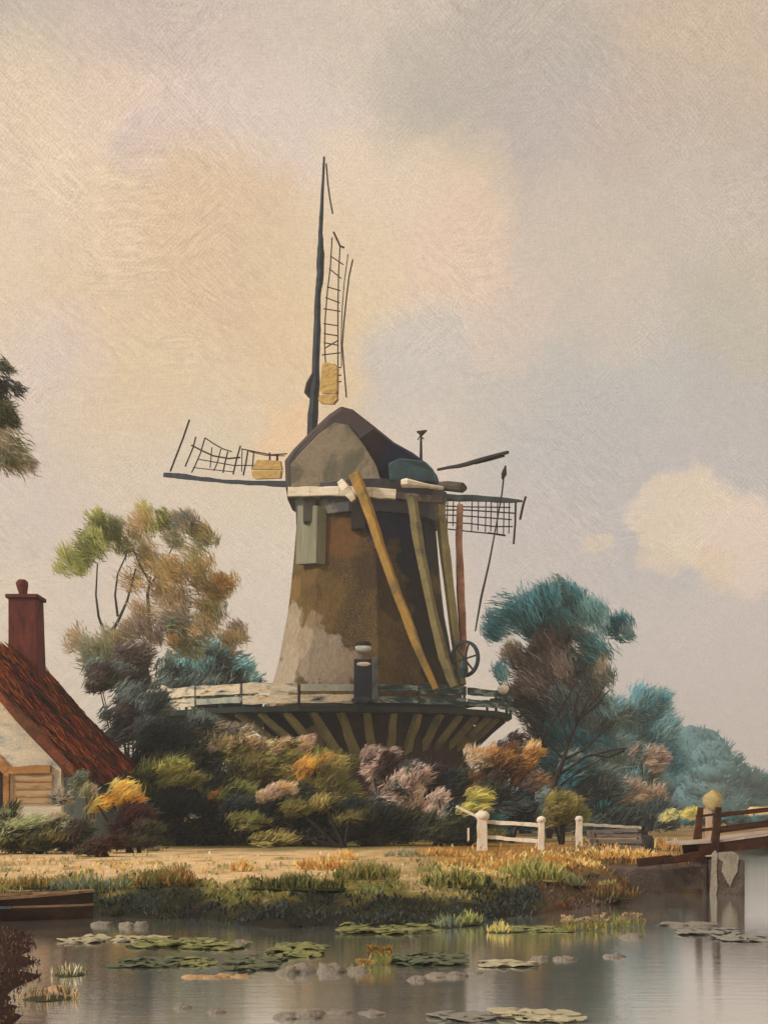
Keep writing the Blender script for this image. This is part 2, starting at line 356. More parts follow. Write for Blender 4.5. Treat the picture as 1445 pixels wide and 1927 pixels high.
def axis_pts(lo, hi, step, far, grow=1.35):
    a = list(np.arange(lo, hi, step)); s = step
    r = [hi]
    while r[-1] < far: s *= grow; r.append(r[-1]+s)
    return a, r
def build_ground():
    xs, xr = axis_pts(-14, 16, .16, 380); ls = [-x for x in axis_pts(13.9, 14, 1, 380)[1]][::-1]
    X = ls + xs + xr
    ys, yr = axis_pts(8.2, 56, .16, 420); Y = ys + yr
    nx, ny = len(X), len(Y); V = []; Cc = []
    sand, ochre, grass, dark, soil = lin((222,192,148)), lin((172,128,66)), lin((96,98,54)), lin((44,44,36)), lin((84,66,50))
    mauve, field = lin((150,130,118)), lin((176,150,108))
    for y in Y:
        for x in X:
            z = gz(x, y) if y < 300 else .45
            V.append((x,y,z))
            t = y - shore(x); n = fbm(x, y*.5, .9); n2 = fbm(x+40, y*.4, .35)
            path = 1/(1+math.exp(min(60, -(8.2-abs(y-27.8-1.2*n2-1.2*math.sin(x*.6))*.9)*1.5)))       # band of worn sandy track
            left = 1/(1+math.exp(max(-60, min(60, (x-.9+1.2*n)*1.6))))
            c = np.array(grass)*(1+.5*n) + (np.array(lin((120,112,62)))-np.array(grass))*max(0,min(1,.5+n2))
            c = c + (np.array(sand)*(1+.12*n)-c)*path*left
            n3 = mnoise.noise(Vector((x*1.6, y*.8, 4))); c = c + (np.array(lin((150,134,88)))*(1+.3*n)-c)*max(0,min(.8,(n3-.12)*3))*path*left
            right = (1-left)*max(0, min(1, (y-24.5+2*n)/2.0))*max(0,min(1,(46-y)/4))
            c = c + (np.array(ochre)*(1+.3*n)-c)*right*.85
            if y > 50 and x > 3: c = c + (np.array(field)-c)*.85
            if x > 4.3 and 30 < y < 46 : c = c + (np.array(mauve)-c)*max(0,min(1,.5+n*1.4))*.8  # mauve shade on the path put into the ground colour
            gr = max(0, min(1, (2.3+1.9*n+.8*n2 - t)/.5)) if x < 4 else 0; c = c + ((np.array(grass)+(np.array(lin((124,112,58)))-np.array(grass))*max(0,min(1,.4+1.4*n2)))*(1+.6*n)-c)*gr
            e = max(0, min(1, (1.25+1.2*n + .35*math.exp(-((x-.2)/1.6)**2) - t)/.45)); c = c + (np.array(dark)*(1+.4*n)-c)*e
            if x > 2.2 and t < 1.6+n and x < 7: c = c + (np.array(soil)*(1+.5*n)-c)*.85
            if y < 17.9 and x < -2: c = np.array(lin((50,33,28)))*(1+.5*n)  # spit's dark brown stands in for that reflection
            Cc.append(tuple(np.clip(c,.006,.8)))
    f = [(j*nx+i, j*nx+i+1, (j+1)*nx+i+1, (j+1)*nx+i) for j in range(ny-1) for i in range(nx-1)]
    mb = MB(); mb.v = V; mb.f = f; mb.c = Cc; mb.smooth = True
    m = bpy.data.materials.new('ground_paint'); m.use_nodes = True; T = NT(m.node_tree); T.n.clear()
    out = T.new('ShaderNodeOutputMaterial'); bs = T.new('ShaderNodeBsdfPrincipled')
    at = T.new('ShaderNodeAttribute', attribute_name='Col').outputs['Color']; tc = T.new('ShaderNodeTexCoord').outputs['Object']
    st = T.noise(T.mapping(tc, sc=(1.2,.5,4)), 6, 4, .7, .6)
    c = T.mix(1.0, at, T.ramp(st, [(.28,(.66,.66,.66,1)),(.55,(1,1,1,1)),(.75,(1.22,1.2,1.15,1))]), 'MULTIPLY')
    T.link(c, bs.inputs['Base Color']); bs.inputs['Roughness'].default_value = .9; bs.inputs['Specular IOR Level'].default_value = .1
    b = T.new('ShaderNodeBump'); b.inputs['Strength'].default_value = .6; b.inputs['Distance'].default_value = .06
    T.link(T.noise(tc, 9, 5, .7), b.inputs['Height']); T.link(b.outputs[0], bs.inputs['Normal']); T.link(bs.outputs[0], out.inputs[0])
    kind(mb.build('ground', m), 'structure')
build_ground()

def build_water():
    m = bpy.data.materials.new('canal_water'); m.use_nodes = True; T = NT(m.node_tree); T.n.clear()
    out = T.new('ShaderNodeOutputMaterial'); tc = T.new('ShaderNodeTexCoord').outputs['Object']
    b = T.new('ShaderNodeBump'); b.inputs['Strength'].default_value = .13; b.inputs['Distance'].default_value = .012
    h = T.math('ADD', T.noise(T.mapping(tc, sc=(.6,2.6,1)), 3.0, 3, .6, .5), T.math('MULTIPLY', T.noise(T.mapping(tc, sc=(1.0,9,1)), 9.0, 2, .6), .3))
    T.link(h, b.inputs['Height'])
    df = T.new('ShaderNodeBsdfDiffuse'); T.link(T.ramp(T.noise(T.mapping(tc, sc=(.5,1.2,1)), .8, 4, .6), [(.3, lin4((128,138,138))), (.7, lin4((178,176,166)))]), df.inputs[0])
    gl = T.new('ShaderNodeBsdfGlossy'); gl.inputs['Color'].default_value = (.97,.99,1,1); gl.inputs['Roughness'].default_value = .03; T.link(b.outputs[0], gl.inputs['Normal'])
    fr = T.new('ShaderNodeFresnel'); fr.inputs['IOR'].default_value = 2.1
    mx = T.new('ShaderNodeMixShader'); T.link(T.smooth(fr.outputs[0], 0.05, .62, .1, .94), mx.inputs[0]); T.link(df.outputs[0], mx.inputs[1]); T.link(gl.outputs[0], mx.inputs[2]); T.link(mx.outputs[0], out.inputs[0])
    mb = MB(); n = 8
    xs = [-400,-60,-20,0,20,60,400]; ys = [-60,0,20,40,60,440]
    mb.v = [(x,y,0) for y in ys for x in xs]; mb.c = [(1,1,1)]*len(mb.v); k = len(xs)
    mb.f = [(j*k+i,j*k+i+1,(j+1)*k+i+1,(j+1)*k+i) for j in range(len(ys)-1) for i in range(k-1)]
    kind(mb.build('water', m), 'structure')
build_water()

# ------------------------------------------------------------------ windmill
M_thatch = None
MX, MY = (690-CX)*60/F, 60.0
def build_mill():
    base = (MX, MY, .42)
    root = thing('windmill', 'tall brown thatched windmill with lattice sails and a railed gallery', 'windmill', base)
    def loc(px, py, Y): return tuple(P(px,py,Y) - Vector(base))
    thatch = pmat('thatch_body', [(46,38,28),(74,60,36),(96,78,44),(112,92,54)], .6, (1,1,.45), rough=.9, bump=.5, streak=.35, speck=((146,114,62), 34, .58),  # left flank: pale wear plus painted highlight; right: shade and blue glints painted in
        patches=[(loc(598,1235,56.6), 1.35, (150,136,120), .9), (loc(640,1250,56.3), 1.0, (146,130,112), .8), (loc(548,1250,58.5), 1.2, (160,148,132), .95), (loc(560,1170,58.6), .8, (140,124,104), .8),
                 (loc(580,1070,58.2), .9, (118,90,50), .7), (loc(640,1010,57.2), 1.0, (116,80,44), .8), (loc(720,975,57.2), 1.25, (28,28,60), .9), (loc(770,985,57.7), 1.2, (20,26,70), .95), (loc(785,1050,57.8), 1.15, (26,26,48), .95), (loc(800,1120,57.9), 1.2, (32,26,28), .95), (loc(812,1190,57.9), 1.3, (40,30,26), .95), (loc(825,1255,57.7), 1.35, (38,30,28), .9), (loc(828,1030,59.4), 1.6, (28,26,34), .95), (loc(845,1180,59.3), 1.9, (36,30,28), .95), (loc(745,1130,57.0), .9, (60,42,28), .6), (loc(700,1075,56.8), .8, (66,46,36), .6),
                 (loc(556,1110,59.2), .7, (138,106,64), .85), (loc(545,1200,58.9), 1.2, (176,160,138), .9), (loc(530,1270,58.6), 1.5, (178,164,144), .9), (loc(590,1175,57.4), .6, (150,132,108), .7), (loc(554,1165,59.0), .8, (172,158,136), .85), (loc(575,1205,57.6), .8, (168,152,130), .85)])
    dark = pmat('dark_paint', [(24,24,28),(40,36,36),(56,50,48)], 1.2, rough=.6)
    navyp = pmat('navy_paint', [(20,30,42),(34,46,60),(52,64,72)], 1.5, rough=.5)
    white = pmat('white_paint', [(216,200,174),(240,228,206),(250,242,226)], 1.8, (1,1,2.5), rough=.6, streak=.3)
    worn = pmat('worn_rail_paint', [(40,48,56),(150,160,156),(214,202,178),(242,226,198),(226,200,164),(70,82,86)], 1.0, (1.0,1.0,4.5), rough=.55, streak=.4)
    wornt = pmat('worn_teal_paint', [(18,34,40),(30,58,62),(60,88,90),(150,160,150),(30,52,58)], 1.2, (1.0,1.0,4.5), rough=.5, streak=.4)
    tealp = pmat('teal_paint', [(24,48,52),(36,66,70),(60,92,96)], 1.2, (1,1,2), rough=.45)
    cream = pmat('sailboard_paint', [(150,118,58),(188,156,90),(206,176,112)], 2.2, (1,1,3), rough=.55)
    yell = pmat('yellow_timber', [(112,98,62),(164,128,56),(196,150,66)], .9, rough=.6)
    oliv = pmat('olive_timber', [(84,80,62),(122,112,72),(144,132,88)], .9, rough=.6)
    redt = pmat('red_timber', [(104,66,48),(150,106,80),(172,128,98)], .9, rough=.6)
    gab = pmat('gable_boards', [(74,76,64),(98,96,80),(138,126,108),(146,134,116)], .55, rough=.7)
    roofp = pmat('cap_thatch', [(32,24,30),(54,30,26),(74,40,32)], .7, (1,1,.6), rough=.55, spec=.5, patches=[(loc(760,880,57.5), 1.7, (22,34,92), .95), (loc(815,900,58.6), 1.8, (28,48,108), .95), (loc(700,830,57.2), .9, (40,28,40), .7)])  # blue glints painted into the cap's right side
    ZZ = lambda py: EYE + (HY-py)*60/F
    # tower: eight-sided, tapering and flaring at the foot
    prof = [(945,129),(1000,133),(1060,138),(1110,143),(1160,149),(1200,157),(1235,163),(1265,170),(1300,180),(1335,190)]
    mb = MB(); rings = []
    for py, hw in reversed(prof):
        R = hw*60/F
        rings.append([(MX+R*math.sin(math.radians(-37.4+45*k)), MY-R*math.cos(math.radians(-37.4+45*k)), ZZ(py)) for k in range(8)])
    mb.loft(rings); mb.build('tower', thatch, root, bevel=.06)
    # corner ridges of thicker thatch
    # brick base under the gallery
    mb = MB(); rings = []
    for z, R in ((.1,4.95),(2.0,4.7),(ZZ(1337),4.5)):
        rings.append([(MX+R*math.sin(math.radians(-37.4+22.5*k)), MY-R*math.cos(math.radians(-37.4+22.5*k)), z) for k in range(16)])
    mb.loft(rings); mb.build('brick_base', pmat('base_brick', [(34,24,24),(56,36,30),(70,48,40)], 1.4, rough=.85, patches=[(loc(585,1390,55.8), .7, (196,160,130), .8)]), root)
    # shutters and small windows in the tower
    mb = MB(); a = P(564,952,58.55); b = P(601,952,57.15)
    c1 = P(560,1062,58.45); d1 = P(598,1060,57.05)
    nrm = Vector((-.75,-.66,0)); t = nrm*.1
    mb.add([a+t,b+t,d1+t,c1+t,a-t*4,b-t*4,d1-t*4,c1-t*4], [(0,1,2,3),(7,6,5,4),(0,4,5,1),(1,5,6,2),(2,6,7,3),(3,7,4,0)])
    mb.build('plank_panel', pmat('panel_grey', [(112,114,96),(138,138,116),(150,150,130)], 1.0, (2.5,2.5,.4), rough=.6), root)
    mb = MB(); mb.box(tuple(P(661,995,56.72)), tuple(P(688,948,57.6))); mb.build('window', dark, root, bevel=.02)
    mb = MB(); mb.box(tuple(P(570,982,57.4)), tuple(P(598,946,58.6))); mb.build('bracket_block', pmat('bracket_grey', [(60,62,54),(84,84,72),(104,102,88)], 1.5), root, bevel=.05)
    # cap: rounded roof body behind a boarded rear gable
    def yf(px): return float(np.interp(px, [535,645,735,800,835],[58.0,57.3,57.0,57.9,59.0]))
    outl = [(538,922),(536,866),(552,845),(584,812),(618,780),(642,764),(664,770),(705,802),(742,832),(778,852),(802,870),(822,893),(829,915),(832,938)]
    cxp = 684
    def ring(sc, dY, drop=0.0):
        r = []
        for px, py in outl:
            Y = yf(px)+dY; q = P(px, py, yf(px)); x0 = (cxp-CX)*60/F; z0 = ZZ(930)
            r.append((x0+(q.x-x0)*sc, Y, z0+(q.z-z0)*(sc if q.z > z0 else 1)-drop))
        return r
    mb = MB(); mb.loft([ring(.955,-.12), ring(1.0,.0), ring(1.0,.35), ring(1.02,2.0), ring(1.0,4.0), ring(.86,5.6), ring(.5,6.4)]); mb.smooth = False
    cap = mb.build('cap', roofp, root, bevel=.08)
    gp = [(548,922),(547,874),(566,852),(600,817),(630,795),(655,800),(684,836),(708,876),(722,922)]
    mb = MB(); mb.loft([[P(x,y,yf(x)-.26) for x,y in gp],[P(x,y,yf(x)+.3) for x,y in gp]]); mb.build('gable', gab, cap, bevel=.03)
    mb = MB(); r = [[P(x,y,yf(x)-.42) for x,y in [(733,905),(730,872),(752,862),(800,868),(816,884),(822,908)]],[P(x,y,yf(x)+1.5) for x,y in [(733,905),(730,872),(752,862),(800,868),(816,884),(822,908)]]]
    mb.loft(r); mb.build('dormer', pmat('dormer_teal', [(20,52,68),(34,82,98),(52,104,116)], 1.3, (1,1,3), rough=.4, spec=.6), cap, bevel=.08)
    mb = MB(); mb.tube([P(756,910,56.2),P(764,909,56.15),P(800,914,56.5),P(832,919,57.5)], [.17,.2,.1,.09]); mb.build('dormer_sill', white, cap)
    mb = MB(); mb.tube([P(792,868,59),P(792,822,59)], [.07,.05]); mb.tube([P(784,812,59),P(793,816,59),P(803,810,59)], [.03,.14,.03]); mb.tube([P(786,828,59),P(790,820,59),P(797,826,59)], .03, 5)
    mb.build('weather_vane', dark, cap)
    # collar under the cap and its pale rim beam
    mb = MB(); rr = []
    for py, R, dx in ((992,3.22,.1),(960,3.3,.16),(935,3.42,.2)):
        rr.append([(MX+dx+R*math.sin(math.radians(-37.4+22.5*k)), MY-R*math.cos(math.radians(-37.4+22.5*k)), ZZ(py)) for k in range(16)])
    mb.loft(rr); mb.build('cap_collar', pmat('collar_navy', [(26,30,56),(36,36,54),(66,60,62)], .5, rough=.45, spec=.6, patches=[(loc(585,960,57.0), 1.1, (112,108,92), .8)]), root, bevel=.03)
    rim = [(543,926),(585,925),(640,925),(700,927),(745,931)]
    for mat, pts, h, nm in ((white, rim, .42, 'rim_beam'), (pmat('rim_grey', [(70,62,66),(110,98,96),(170,150,140)], 2.0), [(746,932),(790,938),(830,940)], .3, 'rim_beam')):
        mb = MB(); P3 = [P(x,y,yf(x)-.5) for x,y in pts]
        for i in range(len(P3)-1): mb.beam(P3[i], P3[i+1]+(P3[i+1]-P3[i])*.004, .22, h, n=3, wob=.02)
        mb.build(nm, mat, root, bevel=.03)
    mb = MB(); mb.tube([P(829,915,57.9),P(842,915,57.6),P(870,918,57.2),P(876,919,57.1)], [.2,.22,.22,.1], 9); mb.build('beam_end', pmat('beam_grey', [(50,48,44),(84,78,68),(104,96,84)], 2.0), root)
    # sails: a cross of four arms in its own slanting plane behind the cap
    HX, HYY = (582-CX)/F*68, 68.0
    def Sp(px, py, off=0.0):
        k = (px-CX)/F; Y = (HX+HYY)/(1+k) + off; return P(px,py,Y)
    hub = Sp(584,913)
    dkbar = pmat('sail_lath', [(32,24,26),(46,36,34),(62,50,46)], 1.5, rough=.7)
    mb = MB(); mb.tube([P(655,890,62.2), hub+Vector((.5,-.9,0)), hub+Vector((-.35,.35,0))], [.38,.45,.4], 10); mb.build('windshaft', dark, root)
    def sail(label, stock, bars, boards, extra=(), mat=navyp):
        ob = MB()
        for i in range(len(stock)-1):
            (x0,y0,w0),(x1,y1,w1) = stock[i], stock[i+1]; k = 66/F
            ob.beam(Sp(x0,y0), Sp(x1,y1), w0*k, w0*k, w1*k, w1*k, up=(.7,.7,0), n=4, wob=.015)
        o = ob.build('sail', mat, root); 
        lb = MB()
        for pts, w in bars:
            pl = [Sp(x,y,.08) for x,y in pts]; lb.tube(pl, [w*.5*66/F]*len(pl), 5)
        lb.build('lattice', dkbar, o)
        for pts in boards:
            q = [Sp(x,y,-.12) for x,y in pts]; q2 = [v+Vector((.11,.11,0)) for v in q]
            n = len(q); bb = MB(); bb.loft([q,q2]); bb.build('sail_board', cream, o, bevel=.03)
        return o
    # upper sail: lattice on its right
    L = lambda *a: list(a)
    rail1 = [(625,447),(622,500),(616,550),(612,600),(611,650),(613,690),(618,745)]
    rail2 = [(640,462),(637,520),(636,580),(636,630),(636,680),(636,748)]
    rail3 = [(655,478),(648,530),(644,580),(642,640),(643,690)]
    rail4 = [(664,488),(657,520),(652,560),(647,610),(644,650),(648,700),(652,748)]
    bars = [(rail1,2.6),(rail2,2.6),(rail3,2.0),(rail4,3.0),([(628,437),(634,450),(640,463),(647,466)],4),([(614,308),(617,345),(621,375),(626,402)],3.2)]
    for a, b in (((622,482),(646,498)),((620,506),(642,524)),((616,540),(640,547)),((613,560),(639,570)),((609,581),(640,586)),((609,609),(636,613)),((610,628),(636,632)),((610,645),(637,650)),((606,668),(640,664)),((614,690),(642,692)),((618,708),(642,706)),((620,722),(642,718)),((612,655),(637,640))):
        bars.append(([a,b], 2.4))
    sail('upper', [(610,295,3),(606,380,4.5),(603,440,6),(604,478,10),(602,525,10),(598,560,8),(596,640,10),(594,720,12),(588,800,14),(584,913,18)], bars,
         [[(606,685),(613,682),(628,684),(634,692),(634,735),(631,741),(606,741),(601,735)], [(600,743),(633,742),(634,752),(626,761),(604,760),(598,752)]])
    mb = MB(); mb.tube([Sp(592,700,-.1),Sp(583,722,-.15),Sp(580,738,-.15),Sp(584,748,-.1)], [.1,.2,.22,.08], 8); mb.build('sail_weight', dkbar, root)
    # left sail: lattice above
    bars = [([(357,790),(345,825),(321,887)],4.2),([(369,822),(364,842),(349,878)],3.4),([(386,824),(378,852),(366,880),(361,889)],3.0),([(399,842),(396,880)],2.4),([(416,845),(409,872),(403,886)],2.6),([(429,850),(424,870),(420,890)],3.2),
            ([(453,839),(446,862),(439,893)],3.6),([(456,845),(455,888)],2.2),([(467,848),(463,872),(458,895)],3.6),([(478,850),(475,884)],3),([(508,852),(508,868)],4),([(522,856),(522,868)],5),
            ([(361,838),(380,848),(402,858),(430,863),(452,861)],3.6),([(386,824),(404,836),(420,845),(436,850)],2.8),([(372,864),(400,869),(440,876),(478,876)],2.4),([(364,880),(400,884),(440,888)],2.2),([(455,845),(480,850),(510,856),(540,854)],2.8),([(470,850),(500,857),(536,858)],2.2)]
    sail('left', [(311,894,9),(340,896,11),(370,900,9),(420,906,7),(480,909,8),(540,911,11),(584,913,16)], bars, [[(476,878),(484,865),(526,867),(530,884),(474,884)],[(473,886),(529,885),(527,900),(480,902),(474,896)]])
    # right sail: lattice below
    bars = [([(830,952),(880,954),(960,955)],2.4),([(832,960),(878,960),(970,966)],2.6),([(832,969),(860,970),(900,973),(962,978)],2.4),([(834,983),(880,985),(930,991),(964,991)],2.4),([(836,995),(880,1000),(950,1007)],2.4),([(918,1003),(950,1008)],3.4)]
    for x, y1 in ((842,992),(853,990),(864,1000),(888,1000),(900,998),(914,1002),(924,1000),(936,1004),(948,1006),(958,1004)): bars.append(([(x,944),(x-1,y1)], 2.0))
    bars += [([(970,942),(969,985),(966,1024)],3.6),([(989,934),(984,950),(978,978)],4.2)]
    sail('right', [(584,913,16),(700,928,13),(830,936,12),(900,938,10),(960,942,7),(982,943,3)], bars, [], mat=pmat('right_stock', [(38,44,44),(52,66,64),(74,88,84)], 1.2, rough=.6))
    # lower sail, behind the tower
    bars = [([(570,1000),(566,1250)],2.4)] + [([(586,y),(569,y+3)],2.4) for y in range(1000,1240,20)]
    sail('lower', [(584,913,18),(582,1100,14),(580,1330,9),(580,1480,5)], bars, [])
    # gallery: deck, struts, railing boards
    GX, GY, RX, RY, GZ = (630-CX)*60/F, 60.0, 7.85, 5.55, EYE + 197*54.5/F
    N = 20
    def gp_(k, s=1.0, z=GZ): a = 2*math.pi*(k+.5)/N; return Vector((GX+RX*s*math.sin(a), GY-RY*s*math.cos(a), z))
    mb = MB(); mb.loft([[gp_(k,.97,GZ-.26) for k in range(N)],[gp_(k,1.0,GZ-.22) for k in range(N)],[gp_(k,1.0,GZ) for k in range(N)]])
    deck = mb.build('gallery_deck', pmat('deck_dark', [(22,26,30),(34,44,46),(52,56,56)], 1.2, rough=.55), root)
    for k in range(N):
        q = gp_(k,.99); mb = MB(); mb.beam(q, q+Vector((0,0,.78+rnd.uniform(-.05,.1))), .11); mb.build('railing_post', dark if k % 2 else tealp, root)
    for k in range(N):
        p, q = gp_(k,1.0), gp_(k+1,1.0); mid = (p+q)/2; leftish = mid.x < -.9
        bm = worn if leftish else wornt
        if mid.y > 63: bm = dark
        for z0, h, w in ((.56,.34,.07),(.12,.30,.06)):
            if k in (5,6) and z0 < .5: continue
            u = Vector((0,0,z0+h/2)); mb = MB(); e = (q-p)*.02
            out = Vector((mid.x-GX, mid.y-GY, 0)).normalized()*.07
            mb.beam(p+u+e+out, q+u-e+out, w, h*rnd.uniform(.8,1.25), n=5, wob=.022); mb.build('railing_board', (bm if not (leftish and rnd.random() < .1) else pmat('pale_blue_paint', [(120,140,140),(176,182,172),(206,200,180)], 2)), root)
    for k, dx in ((16,0),(15,0),(3,0)):
        q = gp_(k,1.03)+Vector((0,0,.9)); mb = MB(); mb.blob(q, (.26,.2,.2), 10, 7, .12, k); mb.smooth = True; mb.build('post_knob', white, root)
    # struts from the brick base out to the deck edge, struts at a regular angle
    NS = 42
    for k in range(NS):
        a = 2*math.pi*(k+.35)/NS
        if math.cos(a) < -.55: continue
        top = Vector((GX+RX*.95*math.sin(a), GY-RY*.95*math.cos(a), GZ-.24)); bot = Vector((GX+.9+4.3*math.sin(a), MY-4.5*math.cos(a), GZ-2.15))
        mb = MB(); mb.beam(top, bot, .27, .26, .36, .3, n=4, wob=.03); mb.build('strut', oliv if abs(math.sin(a)) < .97 else dark, root, bevel=.03)
    # dark porch door out to the railing
    Yd = 54.15
    mb = MB(); mb.box(tuple(P(666,1322,Yd)), tuple(P(699,1240,Yd+.0))[:1]+(Yd+1.2,)+(P(699,1240,Yd).z,)); door = mb.build('door', pmat('door_navy', [(18,26,40),(28,38,56),(44,54,68)], 1.4, (1,1,.4), rough=.45), root, bevel=.04)
    mb = MB(); mb.box((P(700,1320,Yd).x, Yd-.03, P(700,1318,Yd).z), (P(711,1240,Yd).x, Yd+1.1, P(711,1236,Yd).z)); mb.build('door_jamb', pmat('jamb_grey', [(66,70,72),(98,102,102),(124,124,120)], 1.5), door, bevel=.03)
    mb = MB(); mb.blob(P(684,1250,Yd-.05), (.30,.06,.09), 10, 6, .1, 3); mb.smooth = True; mb.build('door_latch', white, door)
    mb = MB(); mb.blob(P(684,1221,55.55), (.36,.16,.17), 10, 6, .1, 5); mb.smooth = True; lp = mb.build('lintel_lamp', pmat('lamp_pale', [(140,150,150),(190,194,186),(210,204,190)], 2), root)
    mb = MB(); mb.blob(P(683,1212,55.6), (.34,.2,.12), 10, 6, .1, 7); mb.build('lamp_hood', dark, lp)
    mb = MB(); mb.blob(P(680,1318,Yd-.05), (.42,.14,.14), 10, 6, .15, 9); mb.build('door_step', navyp, door)
    # tail poles
    def pole(pts, w, mat, nm):
        mb = MB(); q = [P(*p) for p in pts]
        for i in range(len(q)-1):
            mb.beam(q[i], q[i+1]+(q[i+1]-q[i])*.015, w[i], w[i], w[i+1], w[i+1], n=3, wob=.02)
        mb.build(nm, mat, root, bevel=.02)
    pole([(667,892,56.1),(690,950,55.9),(716,1030,55.6),(748,1120,55.3),(784,1215,55.0),(820,1296,54.8)], [.40,.36,.3,.3,.3,.22], yell, 'tail_brace')
    pole([(641,905,56.2),(652,922,56.1),(666,942,56.05)], [.26,.36,.24], white, 'brace_end')
    pole([(774,936,56.2),(782,985,56.1),(797,1070,55.8),(818,1170,55.5),(836,1240,55.2),(856,1292,55.0)], [.32,.34,.3,.3,.34,.3], oliv, 'tail_brace')
    pole([(828,952,57.0),(832,1000,56.8),(842,1080,56.4),(854,1180,55.9),(868,1288,55.4)], [.36,.34,.32,.3,.3], oliv, 'tail_pole')
    pole([(836,985,57.1),(846,1060,56.7),(858,1170,56.1),(864,1240,55.8)], [.1,.12,.12,.1], dark, 'pole_strap')
    pole([(866,950,57.5),(863,1010,57.2),(866,1100,56.6),(870,1180,56.2),(874,1270,55.6)], [.22,.26,.3,.26,.3], redt, 'tail_brace')
    pole([(823,884,58.6),(880,873,57.4),(955,851,55.8)], [.1,.16,.12], dark, 'brake_pole')
    pole([(893,873,57.2),(948,858,56.0)], [.06,.08], dark, 'brake_pole')
    mb = MB(); mb.tube([P(949,884,56),P(944,930,56),P(934,985,56),P(920,1060,55.8),P(905,1125,55.6),P(894,1188,55.4)], [.035,.035,.03,.04,.05,.03], 6); mb.build('brake_rope', dkbar, root)
    mb = MB(); mb.tube([P(951,876,56),P(948,892,56),P(945,902,56)], [.03,.12,.04], 7); mb.build('rope_hook', dkbar, root)
    # winding wheel at the foot of the tail
    c = P(874,1240,54.9); mb = MB(); R = .66
    ax = Vector((.78,-.62,0)); zz = Vector((0,0,1))
    ringp = [c + ax*R*math.cos(t) + zz*R*1.05*math.sin(t) for t in np.linspace(0, 2*math.pi, 25)[:-1]]
    for i in range(24): mb.beam(ringp[i], ringp[(i+1)%24], .12)
    wh = mb.build('winding_wheel', navyp, root)
    mb = MB()
    for k in range(3): t = k*math.pi/3+.2; mb.beam(c-ax*R*math.cos(t)-zz*R*math.sin(t), c+ax*R*math.cos(t)+zz*R*math.sin(t), .06)
    mb.build('wheel_spoke', dark, wh)
    mb = MB(); mb.tube([P(872,1243,54.6),P(872,1258,54.6),P(873,1275,54.6)], [.1,.17,.1], 8); mb.build('winch_drum', tealp, root)
    return root
build_mill()

